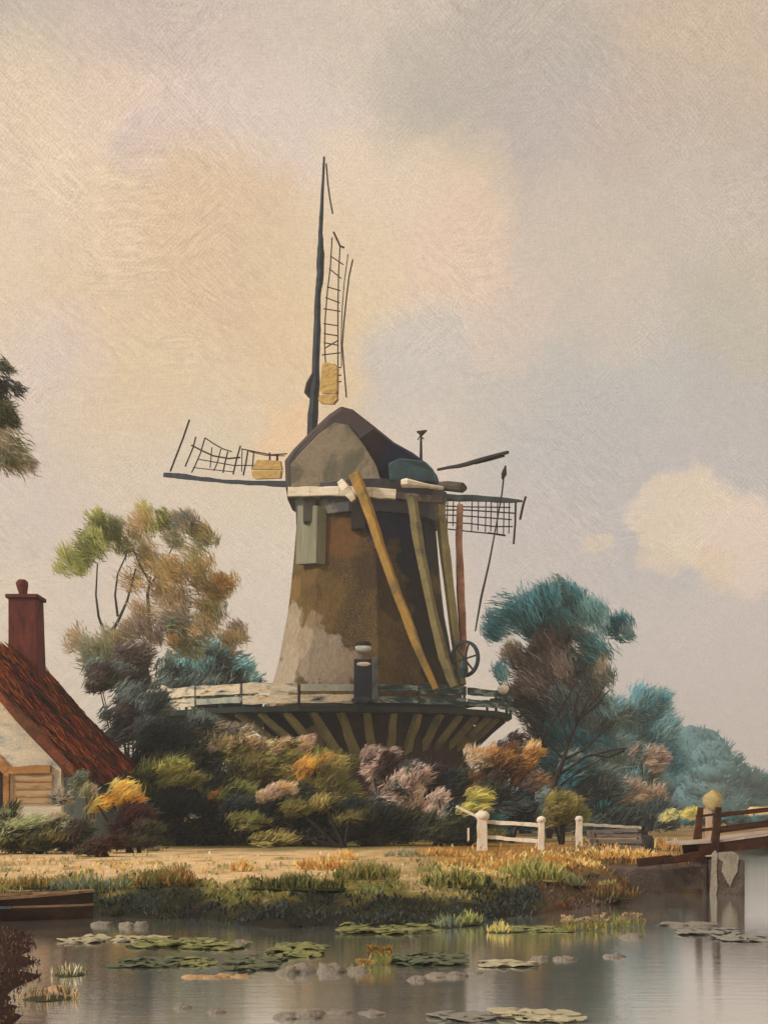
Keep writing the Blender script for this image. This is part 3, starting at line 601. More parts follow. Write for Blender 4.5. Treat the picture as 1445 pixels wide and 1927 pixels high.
# ------------------------------------------------------------------ cottage on the left
def build_house():
    Y0, Y1 = 36.0, 46.5
    ax, az = (-132-CX)*Y0/F, EYE+378*Y0/F; ex, ez = (138-CX)*Y0/F, EYE+84*Y0/F; lx = 2*ax-ex
    base = (ax, (Y0+Y1)/2, .45)
    root = thing('cottage', 'cream gabled cottage with steep red-brown roof beside the canal', 'cottage', base)
    roofm = pmat('cottage_roof', [(52,26,16),(84,38,18),(118,54,22),(150,76,30),(92,34,20)], .5, (1.3,.5,1.0), rot=(.3,0,.4), rough=.6, bump=.8, streak=.5, spec=.4)
    # two roof slopes with thickness and a slightly sagging surface
    def slope(xa, za, xe, ze, nm):
        mb = MB(); n, mM = 14, 10; v = []; th = .28
        for side in (0,1):
            for j in range(mM+1):
                for i in range(n+1):
                    s, t = i/n, j/mM; x = xa+(xe-xa)*s; z = za+(ze-za)*s; y = Y0+(Y1-Y0)*t
                    z += .09*mnoise.noise(Vector((x*1.2,y*.9,2))) - .22*math.sin(math.pi*s)*.6 - .15*math.sin(math.pi*t)
                    if side: z -= th
                    v.append((x,y,z))
        k = n+1; o = k*(mM+1); f = []
        for j in range(mM):
            for i in range(n): a = j*k+i; f += [(a,a+1,a+k+1,a+k),(o+a,o+a+k,o+a+k+1,o+a+1)]
        for i in range(n): f += [(i,o+i,o+i+1,i+1),(mM*k+i,mM*k+i+1,o+mM*k+i+1,o+mM*k+i)]
        for j in range(mM): f += [(j*k,(j+1)*k,o+(j+1)*k,o+j*k),(j*k+n,o+j*k+n,o+(j+1)*k+n,(j+1)*k+n)]
        mb.add(v, f); return mb.build('roof', roofm, root)
    rf = slope(ax, az, ex, ez, 'roof'); slope(ax, az, lx, ez, 'roof')
    # thatch-like strokes of weathered covering lying down the visible slope
    mb = MB(); nrm = Vector((az-ez, 0, ex-ax)).normalized()
    dn = np.array(Vector((ex-ax,0,ez-az)).normalized())
    tones = [lin(c) for c in ((104,46,24),(146,72,32),(176,94,40),(70,36,24),(126,52,32),(82,52,38),(164,66,38),(58,38,32))]
    N = 5200; s_ = rng.uniform(0,1,size=N); t_ = rng.uniform(0,1,size=N)
    pts = []; cols = []
    for a, t in zip(s_, t_):
        y = Y0+(Y1-Y0)*t; x = ax+(ex-ax)*a; z = az+(ez-az)*a + .09*mnoise.noise(Vector((x*1.2,y*.9,2))) - .13*math.sin(math.pi*a) - .15*math.sin(math.pi*t)
        q = Vector((x,y,z)) + nrm*rnd.uniform(.02,.07); pts.append(tuple(q))
        i = int((mnoise.noise(Vector((a*3.2,t*2.6,1)))*.95+.45+.25*(.5-t)+rnd.uniform(-.13,.13))*8) % 8
        cols.append(np.array(tones[i])*rnd.uniform(.8,1.25))
    dirs = dn[None,:] + rng.normal(size=(N,3))*np.array((.05,.16,.05)); dirs /= np.linalg.norm(dirs,axis=1,keepdims=True)
    L = rng.uniform(.3,.75,size=N)[:,None]; Wd = rng.uniform(.08,.2,size=N)[:,None]; pts = np.array(pts); sd = np.cross(dirs, np.array(nrm)); 
    V = np.stack([pts-dirs*L*.5-sd*Wd*.3, pts-sd*Wd*.5+np.array(nrm)*.03, pts+dirs*L*.5, pts+sd*Wd*.5+np.array(nrm)*.03],1).reshape(-1,3)
    mb.lv.append(V); mb.lc.append(np.repeat(np.array(cols),4,0)); mb.build('thatch', LEAFT, rf)
    # walls
    wm = pmat('cottage_plaster', [(164,178,180),(218,214,200),(238,228,206),(190,200,198)], .9, (1,1,2.5), rough=.75, bump=.5)
    wb = pmat('cottage_shaded_plaster', [(120,142,152),(150,168,174),(180,188,184)], .8, rough=.75)  # shade of the side wall put into a blue-grey plaster tone
    gx0, gx1 = lx+.45, ex-.42; gy = Y0+.45; zt = ez-.1
    mb = MB(); pr = [(gx0,gy,.2),(gx1,gy,.2),(gx1,gy,zt+.08),(ax,gy,az-.5),(gx0,gy,zt+.08)]
    mb.loft([pr, [(x,gy+.3,z) for x,y,z in pr]]); mb.build('gable_wall', wm, root)
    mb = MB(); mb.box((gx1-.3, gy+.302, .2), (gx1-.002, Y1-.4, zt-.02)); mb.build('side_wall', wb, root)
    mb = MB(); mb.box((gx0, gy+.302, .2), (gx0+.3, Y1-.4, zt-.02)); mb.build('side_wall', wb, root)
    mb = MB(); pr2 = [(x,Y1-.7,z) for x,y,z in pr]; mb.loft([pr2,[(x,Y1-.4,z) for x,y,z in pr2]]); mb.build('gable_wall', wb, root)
    # timbers, verge board, windows
    tan_ = pmat('cottage_timber', [(120,84,48),(178,130,78),(206,164,112)], 1.2, (1,1,2), rough=.7)
    drk = pmat('cottage_dark', [(26,20,22),(44,34,32)], 1.4, rough=.6)
    kY = gy
    mb = MB(); mb.beam(P(8,1450,kY-.06), P(96,1447,kY-.06), .12, .2, n=3, wob=.01); mb.build('lintel_beam', tan_, root)
    mb = MB(); mb.beam(P(-14,1420,kY-.07), P(14,1450,kY-.07), .12, .26); mb.beam(P(14,1455,kY-.06), P(14,1520,kY-.06), .14,.2); mb.build('door_post', tan_, root)
    mb = MB(); q0 = P(-60,1560,kY); q1 = P(6,1428,kY); mb.box((q0.x,kY-.05,.45),(q1.x,kY+.02,q1.z)); mb.build('door', drk, root)
    mb = MB(); a = P(26,1512,kY-.05); b = P(100,1458,kY-.05); mb.box((a.x,kY-.07,a.z),(b.x,kY+.03,b.z)); sh = mb.build('shutter', pmat('shutter_pale', [(150,124,96),(190,164,130),(206,186,156)], 1.6, (1,1,4), rough=.7), root, bevel=.02)
    mb = MB()
    for yy in (1470,1484,1498): mb.beam(P(28,yy,kY-.085), P(98,yy,kY-.085), .02, .04)
    mb.build('shutter_slat', tan_, sh)
    mb = MB(); mb.beam(Vector((ax,Y0+.06,az-.22)), Vector((ex,Y0+.06,ez-.22)), .1, .3, n=8, wob=.02); mb.build('verge_board', pmat('verge', [(60,36,24),(96,60,34),(120,82,52)], 1.0), root)
    mb = MB(); c = Vector((gx1+.02, 41.5, 1.9)); mb.box((gx1-.05,39.6,1.25),(gx1+.05,40.5,2.2)); w = mb.build('window', pmat('pane', [(60,72,78),(90,100,104)], 2, rough=.2, spec=.6), root)
    mb = MB()
    for y0 in (39.55,40.02,40.47): mb.beam((gx1+.06,y0,1.2),(gx1+.06,y0,2.25),.06)
    mb.beam((gx1+.062,39.5,2.24),(gx1+.062,40.55,2.24),.06); mb.beam((gx1+.062,39.5,1.2),(gx1+.062,40.55,1.2),.07); mb.build('window_frame', pmat('frame_cream', [(190,170,140),(214,196,166)], 2), w)
    # chimney at the far end of the ridge
    Yc = 44.5; mb = MB(); bm = pmat('chimney_brick', [(64,26,22),(98,40,34),(120,54,42)], 1.6, (2,2,.7), rough=.7, streak=.4)
    a, b = P(24,1230,Yc), P(78,1230,Yc); zt_ = P(50,1130,Yc).z
    mb.add([(a.x,Yc-.5,az-2.2),(b.x+.1,Yc-.5,az-2.6),(b.x+.1,Yc+.5,az-2.6),(a.x,Yc+.5,az-2.2),(a.x,Yc-.5,zt_),(b.x-.04,Yc-.5,zt_),(b.x-.04,Yc+.5,zt_),(a.x,Yc+.5,zt_)],[(0,3,2,1),(4,5,6,7),(0,1,5,4),(1,2,6,5),(2,3,7,6),(3,0,4,7)])
    ch = mb.build('chimney', bm, rf, bevel=.03)
    mb = MB(); mb.box((a.x-.08,Yc-.58,zt_+.004),(b.x+.04,Yc+.58,zt_+.13)); mb.build('chimney_cap', bm, rf, bevel=.02)
    mb = MB(); mb.smooth = True
    mb.tube([P(46,1127,Yc),P(44,1115,Yc),P(43,1103,Yc),P(42,1096,Yc),P(42,1091,Yc)], [.13,.14,.19,.2,.12], 10); mb.build('chimney_pot', bm, rf)
LEAFT = leafmat('tile_paint', .55, 0.0)
build_house()

# ------------------------------------------------------------------ trees
BARK = pmat('bark', [(48,50,48),(70,70,66),(92,86,78)], 2.0, (1,1,.4), rough=.85)
BARKD = pmat('bark_dark', [(24,22,24),(44,36,34),(62,52,48)], 2.0, (1,1,.4), rough=.85)
def branches(lines, Y, mat, root, nm='trunk'):
    mb = MB()
    for pts, w0, w1 in lines:
        n = len(pts); q = [P(x, y, Y + rnd.uniform(-.25,.25)*(0 if i == 0 else 1)) for i, (x,y) in enumerate(pts)]
        mb.tube(q, [ (w0+(w1-w0)*i/(n-1))*.5*Y/F for i in range(n)], 7)
    mb.smooth = True; return mb.build(nm, mat, root)
def ground_at(px, Y): x = (px-CX)*Y/F; return (x, Y, gz(x, Y))

t = thing('tree', 'airy pale green and ochre tree with thin bare branches, left of the mill', 'tree', ground_at(275,66))
branches([([(282,1600),(284,1420),(278,1300),(272,1240)],20,13),([(272,1260),(284,1200),(278,1120),(284,1085)],10,4),([(200,1200),(186,1160),(181,1120),(184,1060)],6,2.5),([(262,1290),(215,1200),(200,1188)],9,6),
          ([(200,1205),(222,1170),(240,1130),(256,1070)],8,3),([(222,1160),(217,1120),(222,1080),(240,1040)],5,2.5),([(280,1180),(310,1150),(330,1128)],6,3),([(284,1100),(310,1060),(330,1020)],4,2),([(284,1100),(262,1060),(250,1030)],4,2),([(276,1200),(300,1190),(345,1165)],5,2)], 66, BARK, t)
mb = MB()
for px, py, r, pal, dn in [(250,1020,40,['ltgreen','sage','khaki'],.26),(300,1085,50,['khaki','tan'],.2),(360,1040,40,['khaki','sage'],.26),(250,1095,34,['khaki','tan'],.3),(310,1140,50,['stone','khaki','tan'],.26),(400,1170,44,['khaki','sage'],.26),(200,1215,50,['sage','stone'],.6),(350,1200,50,['sage','khaki'],.5),(170,1025,44,['ltgreen','green','ltgreen'],.9),(125,1050,34,['ltgreen','sage'],.7),(185,985,32,['ltgreen','green'],.9),(215,1010,40,['ltgreen','sage','green'],.8),(150,1062,26,['ltgreen'],.6),
    (270,985,40,['ltgreen','sage','tan'],.8),(310,985,34,['ltgreen','green'],.8),(345,980,30,['stone','slate'],1.0),(385,1005,32,['sage','ltolive','tan'],.8),(335,1010,30,['stone','sage'],.8),
    (285,1050,40,['tan','ltolive','stone'],.55),(330,1080,44,['khaki','tan','ltolive'],.7),(375,1075,38,['khaki','tan','ltolive'],.9),(410,1115,38,['ochre','khaki','ltolive'],1.0),(425,1095,26,['khaki','ochre'],.9),(340,1120,42,['tan','ltolive','stone'],.6),
    (390,1150,36,['tan','sage','ltolive'],.7),(300,1120,36,['tan','stone'],.4),(265,1150,32,['stone','tan'],.7),(330,1165,40,['sage','stone','slate'],.7),(145,1205,32,['stone','tan'],.5),(170,1235,34,['sage','slate'],.7),(245,1185,40,['mauve','stone','khaki'],.9),(290,1190,32,['stone','mauve'],.7),
    (450,1185,26,['stone','tan'],.7),(435,1205,28,['sage','tan'],.7),(380,1195,36,['sage','tan'],.5),(322,1202,14,['gold','khaki'],.7),(210,1240,34,['sage','slate'],.8)]:
    pxc(mb, px, py, r, 66 + rnd.uniform(-1,1), pal, dens=dn*.56, Lpx=24, Wpx=1.8, bias=(-.55,0,.6), core=0, gain=1.12)
mb.build('crown', LEAF, t)

t = thing('tall_tree', 'tall dark olive tree at the left edge, its branches reaching over the cottage', 'tree', ground_at(-130,47))
branches([([(-130,1590),(-125,1300),(-128,1000),(-120,760)],30,16),([(-126,1000),(-70,880),(-10,820)],12,4),([(-122,900),(-90,760),(-30,720)],12,4)], 47, BARKD, t)
mb = MB()
for px, py, r, pal in [(-20,760,55,['olive','green','dkgreen']),(15,780,38,['green','sage','dkslate']),(10,735,32,['dkslate','green']),(20,850,42,['sage','green','stone']),(45,870,26,['sage','stone']),(-30,850,60,['dkgreen','olive','green']),(-90,720,80,['olive','green']),(-130,820,90,['green','dkgreen']),(-60,660,60,['green','olive']),(10,690,18,['dkslate','sage']),(-140,640,70,['olive','green'])]:
    pxc(mb, px, py, r, 47+rnd.uniform(-1,1), pal, dens=.6, Lpx=30, Wpx=2.0, bias=(.6,0,-.5), core=0, gain=1.0)
mb.build('crown', LEAF, t)

t = thing('bushy_tree', 'blue-green tree with grey-mauve lower crown and dark limbs, right of the mill', 'tree', ground_at(1010,62))
branches([([(985,1600),(1000,1440),(1030,1350),(1062,1300),(1092,1262)],26,8),([(1005,1420),(1040,1330),(1052,1240),(1046,1150)],12,4),([(1050,1240),(1075,1190),(1070,1130)],8,3)], 62, BARKD, t)
mb = MB()
for px, py, r, pal, dn in [(975,1150,52,['teal','blue','teal'],1),(1020,1130,44,['dkteal','teal'],1),(1062,1120,46,['teal','dkteal','slate'],1),(1100,1160,44,['teal','ltteal'],1),(930,1178,32,['teal','blue'],1),(1160,1180,32,['teal','dkteal'],1),(1178,1190,18,['slate','teal'],.6),(1100,1205,44,['teal','slate'],.8),(1000,1180,36,['dkteal','blue'],1),
    (1060,1190,42,['mauve','stone'],1),(1030,1220,44,['mauve','dkmauve'],1),(990,1250,48,['mauve','stone','dkmauve'],1.1),(1020,1275,48,['dkmauve','mauve'],1.1),(985,1300,44,['dkmauve','mauve'],1),(940,1268,26,['ltteal','blue'],.7),(1085,1250,44,['slate','sage'],.8),(1125,1270,34,['slate','stone'],.7),(1050,1320,42,['dkslate','slate'],1),(1105,1320,40,['slate','dkslate'],.8),
    (1060,1380,60,['slate','dkteal','dkslate'],1.1),(1120,1380,44,['slate','dkslate'],.8),(1010,1400,44,['dkmauve','navy'],1),(1040,1250,50,['mauve','dkmauve','slate'],1),(1075,1290,52,['slate','dkmauve'],1),(1030,1345,56,['dkslate','slate','dkmauve'],1.1),(1090,1350,56,['slate','dkteal'],1.1),(1120,1420,56,['slate','dkteal'],1.1),(1060,1440,60,['dkteal','slate'],1.1),(1135,1230,30,['slate','teal'],.6),(1010,1160,40,['teal','dkteal'],.8),(1130,1340,36,['slate','ltteal'],.9),(1060,1160,40,['teal','slate'],.9)]:
    pxc(mb, px, py, r, 62 + rnd.uniform(-1.2,1.2), pal, dens=dn*.7, Lpx=28, Wpx=1.9, bias=(-.5,0,.6), core=0, gain=1.22)
mb.build('crown', LEAF, t)

t = thing('bare_shrub', 'leafless dark shrub with forking twigs in front of the blue-green tree', 'shrub', ground_at(1035,50))
branches([([(1030,1600),(1045,1470),(1060,1430),(1068,1400),(1090,1350),(1112,1305)],12,4),([(1060,1430),(1100,1410),(1130,1380),(1160,1355)],6,2),([(1068,1400),(1062,1370),(1058,1340)],4,2),([(1085,1360),(1078,1340),(1090,1300),(1110,1275)],5,2),([(1090,1352),(1120,1330),(1146,1298)],5,2),([(1050,1460),(1100,1425),(1150,1412),(1178,1408)],5,3),([(1095,1345),(1125,1310),(1140,1285)],3.5,1.6),([(1110,1420),(1145,1425),(1175,1412)],4,5),([(1040,1490),(1090,1450),(1130,1430)],4,2),([(1014,1400),(1050,1340),(1075,1300),(1092,1270)],5,2.5),([(1060,1430),(1020,1385),(1008,1380)],4,2)], 50, BARKD, t, 'stem')

t = thing('hazy_tree', 'pale blue hazy tree standing farther off, right of the bare shrub', 'tree', ground_at(1205,78))
branches([([(1205,1580),(1205,1450),(1210,1380)],16,8)], 78, BARK, t)
mb = MB()
for px, py, r, pal in [(1215,1320,36,['ltteal','blue']),(1195,1340,34,['ltteal','slate']),(1245,1315,24,['ltteal','blue']),(1205,1385,46,['ltteal','slate','blue']),(1170,1400,44,['slate','ltteal']),(1235,1420,46,['ltteal','blue']),(1190,1450,50,['slate','ltteal']),(1160,1340,40,['slate','haze']),(1150,1420,50,['slate','haze']),(1225,1350,44,['haze','ltteal']),(1250,1380,40,['haze','ltteal']),(1210,1470,60,['haze','slate']),(1270,1420,40,['haze','blue'])]:
    pxc(mb, px, py, r, 78+rnd.uniform(-1,1), pal, dens=.7, Lpx=28, Wpx=1.9, bias=(.5,0,.4), core=.2, gain=1.1)
mb.build('crown', LEAF, t)

def shrub(name, label, px, Y, clumps, stems=True, cat='shrub', group=None, Lpx=24, Wpx=2.3, bias=(.6,0,.45), core=.5, dens=.85, wood=BARKD, gain=1.25):
    t = thing(name, label, cat, ground_at(px, Y), group)
    mb = MB()
    for cpx, cpy, r, rz, pal in clumps:
        pxc(mb, cpx, cpy, r, Y + rnd.uniform(-.5,.5), pal, dens=dens, rz=rz, Lpx=Lpx, Wpx=Wpx, bias=bias, core=core, gain=gain)
    mb.build('foliage', LEAF, t)
    if stems:
        g = Vector(ground_at(px, Y)); mb = MB()
        for cpx, cpy, r, rz, pal in clumps[:6]:
            e = P(cpx, cpy, Y); mb.tube([g+Vector((rnd.uniform(-.2,.2),rnd.uniform(-.1,.2),-.05)), g.lerp(e,.5)+Vector((rnd.uniform(-.15,.15),0,.1)), e], [.06,.045,.02], 6)
        mb.build('stem', wood, t)
    return t
shrub('bush', 'soft grey-teal bush behind the left end of the mill gallery', 390, 74, [(350,1250,55,46,['slate','ltteal','slate']),(410,1240,60,44,['slate','slate','ltteal']),(450,1255,44,36,['slate','ltteal']),(330,1290,50,50,['slate','dkslate']),(400,1300,80,50,['slate','dkslate']),(470,1290,30,30,['slate','ltteal'])], Lpx=20, Wpx=3)
shrub('bush', 'plum-coloured bush under the airy tree', 245, 60, [(245,1235,44,34,['dkmauve','mauve']),(215,1265,46,34,['plum','dkmauve','slate']),(250,1280,50,40,['plum','dkmauve']),(190,1285,34,26,['maroon','plum']),(270,1340,50,60,['dkslate','slate']),(180,1260,34,30,['sage','slate'])], Lpx=24)
shrub('bush', 'slate-grey bush between the cottage roof and the mill gallery', 260, 52, [(255,1320,50,44,['dkslate','slate']),(300,1340,40,40,['dkslate','slate']),(230,1370,50,46,['dkslate','plum']),(380,1362,50,22,['slate','dkslate']),(430,1380,50,24,['stone','dkslate'])], Lpx=22)
shrub('bush', 'big blue-black bush below the left end of the gallery', 310, 47, [(300,1385,56,48,['navy','navy','dkslate']),(350,1400,50,44,['navy','dkgreen']),(270,1420,46,40,['navy','dkslate']),(330,1450,70,44,['navy','dkgreen']),(400,1470,60,44,['dkgreen','navy','dkslate']),(390,1420,44,40,['dkslate','dkgreen'])], Lpx=24)
shrub('bush', 'broad dull olive bush below the gallery struts', 500, 47, [(440,1412,56,40,['olive','ltolive']),(500,1432,56,42,['olive','green','ltolive']),(545,1440,50,42,['olive','ltolive']),(470,1465,60,40,['olive','dkgreen']),(410,1405,40,34,['dkgreen','stone']),(600,1435,40,34,['olive','green']),(650,1430,34,24,['dkgreen','olive'])], Lpx=24)
shrub('bush', 'olive bush with bright mustard-yellow foliage on its crown, below the gallery', 605, 44, [(590,1440,40,32,['yellow','gold']),(622,1448,44,36,['ltolive','olive']),(600,1480,54,40,['olive','ltolive']),(640,1490,46,44,['olive','green']),(570,1470,40,34,['gold','olive'])], Lpx=28)
shrub('flowering_shrub', 'pale mauve flowering shrub close under the gallery struts', 715, 46, [(712,1428,30,32,['mauve','palemauve','dkmauve']),(735,1420,20,22,['mauve','palemauve']),(700,1450,26,26,['palemauve','dkmauve']),(740,1440,34,40,['maroon','plum']),(725,1480,30,30,['mauve','palemauve'])], Lpx=18)
shrub('flowering_shrub', 'larger pale pink-grey flowering shrub in front of the gallery, beside the mustard-topped bush', 760, 42, [(770,1470,40,34,['palemauve','mauve','dkslate']),(740,1500,40,34,['palemauve','mauve','plum']),(790,1455,26,22,['palemauve','mauve']),(720,1520,34,32,['mauve','dkslate']),(780,1510,34,30,['palemauve','stone'])], Lpx=22)
shrub('flowering_shrub', 'small pale grey-mauve blossoming shrub nearest the white fence', 825, 40, [(826,1505,26,20,['palemauve','grey']),(815,1530,28,22,['grey','palemauve']),(840,1535,24,20,['slate','grey'])], Lpx=18)
shrub('bush', 'dark wine-brown bush behind the pale flowering shrubs', 800, 48, [(775,1462,46,36,['maroon','plum']),(820,1456,50,34,['plum','navy']),(860,1466,50,40,['navy','dkgreen']),(800,1500,60,40,['plum','dkgreen']),(965,1400,34,22,['plum','dkmauve'])], Lpx=22)
shrub('bush', 'rusty orange-brown bush below the right end of the gallery', 950, 46, [(900,1425,26,24,['tan','stone']),(935,1440,46,40,['brown','ochre']),(975,1430,48,38,['ochre','mauve','brown']),(990,1460,46,34,['rust','brown','dkmauve']),(920,1470,40,30,['brown','plum']),(1005,1415,24,22,['tan','ochre'])], Lpx=22)
shrub('bush', 'black-green bush below the mustard-topped bush, behind the sandy bank', 600, 40, [(480,1568,50,24,['navy','dkgreen']),(550,1572,60,24,['navy','dkgreen','dkslate']),(620,1570,60,24,['dkgreen','navy']),(690,1572,60,24,['navy','dkgreen']),(750,1570,46,24,['dkgreen','dkslate']),(520,1530,60,40,['navy','dkgreen']),(600,1530,70,42,['navy','navy','dkgreen']),(680,1530,60,44,['dkgreen','navy']),(740,1545,50,36,['navy','dkgreen']),(450,1530,60,44,['navy','navy','dkslate']),(560,1500,50,34,['dkgreen','navy'])], Lpx=22)
shrub('bush', 'wide blackish bush in the middle of the thicket, with a few rust leaves', 370, 41, [(300,1578,46,20,['navy','plum']),(350,1580,60,20,['navy','dkgreen']),(420,1572,56,24,['navy','dkgreen']),(340,1520,56,44,['navy','navy']),(400,1520,56,44,['navy','dkgreen']),(310,1550,50,34,['navy','plum']),(370,1560,70,30,['navy','dkgreen']),(405,1500,18,18,['ochre','rust'])], Lpx=22)
shrub('bush', 'low green bush with lime-tipped foliage in front of the blue-black bush', 310, 43, [(280,1465,44,30,['green','dkgreen']),(325,1450,40,24,['lime','green']),(310,1490,56,34,['dkgreen','green']),(250,1480,36,34,['dkgreen','green'])], Lpx=26)
shrub('bush', 'small bush of golden yellow sprays beside the cottage wall', 225, 37, [(240,1480,30,20,['yellow','straw']),(210,1505,32,16,['yellow','gold']),(255,1500,26,20,['yellow','gold']),(185,1515,22,12,['straw','gold'])], Lpx=32, Wpx=3.5, bias=(.9,0,.5), core=.3)
shrub('bush', 'round dark wine-red bush below the golden sprays', 250, 34, [(240,1582,44,16,['maroon','dkgreen']),(285,1584,34,14,['dkgreen','plum']),(252,1540,46,34,['maroon','maroon','plum']),(235,1560,34,26,['maroon','plum']),(280,1560,34,24,['plum','dkgreen'])], Lpx=20)
shrub('bush', 'low grey-green bush in front of the cottage shutter', 80, 33, [(-10,1570,40,24,['dkgreen','sage']),(40,1592,50,16,['dkgreen','olive']),(120,1590,50,16,['dkgreen','plum']),(40,1560,60,30,['sage','dkgreen']),(110,1550,44,26,['sage','stone','dkgreen']),(80,1580,70,24,['dkgreen','olive']),(150,1570,44,28,['plum','dkgreen']),(20,1530,34,22,['dkgreen','sage'])], Lpx=22)
shrub('bush', 'dark maroon low bush at the edge of the sandy bank', 190, 30, [(190,1590,34,16,['maroon','plum']),(165,1600,30,14,['maroon','dkgreen']),(215,1585,24,14,['plum','maroon'])], Lpx=20)
shrub('bush', 'dark bush with lime-streaked top just left of the white fence', 880, 39, [(810,1572,40,20,['dkgreen','navy']),(850,1576,40,18,['dkgreen','navy']),(920,1574,40,18,['dkgreen','olive']),(890,1520,36,24,['lime','green']),(870,1545,50,34,['dkgreen','navy']),(920,1550,44,30,['dkteal','dkgreen']),(830,1555,50,30,['dkgreen','navy']),(905,1500,30,16,['ltolive','lime'])], Lpx=28, bias=(.7,0,.3))
shrub('bush', 'deep teal-black bush behind the white fence rails', 960, 44, [(950,1515,46,34,['dkslate','navy']),(985,1530,40,34,['dkteal','navy']),(930,1490,44,30,['navy','dkgreen'])], Lpx=22)
shrub('bush', 'squarish olive-green bush behind the white fence posts', 1055, 42, [(1050,1515,34,26,['olive','ltolive']),(1075,1505,28,22,['ltolive','olive']),(1045,1540,44,24,['olive','green']),(1085,1535,30,22,['olive','green'])], Lpx=22)
shrub('bush', 'mauve-grey bush overhanging the dark teal hedge', 1210, 58, [(1230,1425,34,26,['mauve','stone']),(1205,1415,24,20,['mauve','slate']),(1190,1490,44,26,['mauve','stone']),(1230,1500,34,26,['stone','mauve']),(1165,1500,34,26,['mauve','slate'])], Lpx=22)
shrub('hedge', 'dark teal-green hedge behind the white fence and the bollard', 1170, 55, [(980,1545,60,24,['dkslate','dkteal']),(1040,1550,60,20,['dkslate','dkgreen']),(1110,1552,60,18,['dkteal','dkslate']),(1180,1552,60,18,['dkslate','dkteal']),(1240,1550,44,16,['dkslate','slate']),(1100,1480,50,40,['dkteal','dkslate']),(1150,1480,50,40,['dkslate','slate']),(1130,1530,60,36,['dkteal','dkslate']),(1190,1535,60,32,['dkslate','dkteal']),(1240,1530,44,32,['dkslate','slate']),(1080,1450,44,40,['slate','dkteal'])], cat='hedge', Lpx=22)
shrub('bush', 'little round yellow bush beside the bridge approach', 1297, 44, [(1297,1532,20,14,['straw','lime']),(1310,1528,16,12,['lime','straw']),(1258,1535,20,12,['straw','sage'])], Lpx=14, stems=False)

shrub('flowering_shrub', 'pale tan blossoming spray just under the left part of the gallery struts', 468, 44, [(462,1392,28,14,['tan','olive','pale']),(436,1402,24,14,['tan','olive']),(490,1400,22,14,['stone','tan'])], Lpx=16, stems=False, core=.3, gain=.95)
shrub('flowering_shrub', 'wide cream and tan blossoming spray under the gallery, left of the mustard-topped bush', 555, 43, [(535,1396,30,12,['tan','pale','olive']),(578,1404,22,14,['pinkish','tan']),(572,1390,20,10,['pale','pinkish']),(520,1410,24,14,['tan','ltolive'])], Lpx=16, stems=False, core=.3, gain=.95)
shrub('flowering_shrub', 'pinkish cream blossoms low in the dark middle of the thicket', 525, 39.2, [(516,1490,28,18,['palemauve','pale']),(538,1480,22,14,['pale','tan']),(500,1500,20,12,['tan','mauve'])], Lpx=16, stems=False, core=.3, gain=.95)
shrub('bush', 'lime-green low bush in the dark thicket, right of the cottage corner', 430, 40.4, [(330,1440,30,14,['lime','green']),(360,1470,36,18,['green','olive']),(450,1490,44,24,['green','dkgreen'])], Lpx=24)
shrub('bush', 'olive-green sprays low in front of the black-green bush', 640, 38.6, [(560,1525,36,22,['olive','green']),(610,1510,34,20,['ltolive','olive']),(660,1540,40,18,['olive','dkgreen']),(470,1545,40,18,['olive','green']),(520,1580,60,14,['ltolive','olive'])], Lpx=24)
shrub('bush', 'blue-grey weedy shrub against the cottage side wall', 160, 35, [(150,1470,26,20,['slate','sage']),(168,1488,18,14,['stone','sage']),(120,1500,24,18,['slate','grey'])], Lpx=20, core=.3, stems=False, gain=1.0)
# far wood: one mass, distance haze mixed into its leaf colours
mb = MB()
prof_x = [-400,-100,100,300,700,1000,1160,1240,1290,1330,1370,1400,1445,1600,1900]
prof_y = [1470,1460,1470,1480,1480,1470,1420,1385,1372,1385,1418,1436,1452,1466,1474]
for i in range(150):
    px = -400 + i*2300/149 + rnd.uniform(-8,8); Y = 150 + rnd.uniform(-6,10); top = float(np.interp(px, prof_x, prof_y)) + rnd.uniform(14,26)
    h = (HY-top)*Y/F
    for kk in range(3):
        zc = EYE + h*(.18+.3*kk); r = h*.36
        pal = ['teal','blue','slate','teal']; c = (pc('haze')*.7+pc(pal[rnd.randrange(4)])*.3)*rnd.uniform(.80,.90)
        cc = (P(px,HY,Y).x+rnd.uniform(-1,1), Y+rnd.uniform(-1.5,1.5), zc)
        mb.blob(cc, (1.6+h*.2, 2.0, r*.95), 9, 6, .2, rnd.uniform(0,80), tuple(c))
        n = 240; g = rng.normal(size=(n,3)); g /= np.linalg.norm(g,axis=1,keepdims=True)
        pts = np.array(cc)+g*np.array((1.6+h*.2, 2.0, r))*1.02; dr = g+np.array((.1,0,.5)); dr /= np.linalg.norm(dr,axis=1,keepdims=True)
        mb.leaves(pts, dr, rng.uniform(.7,1.6,size=n), np.full(n,.2), np.clip(c[None,:]*(1+rng.normal(size=(n,1))*.12),.01,1))
mb.smooth = True; kind(mb.build('far_wood', LEAF), 'stuff')

shrub('hedge', 'low blue-green hedge far beyond the bridge, under the pale stubble', 1480, 84, [(px, 1541+(px%3), 30, 11, ['teal','slate','dkteal']) for px in range(1280, 1760, 24)], cat='hedge', Lpx=14, Wpx=2.2, stems=False)
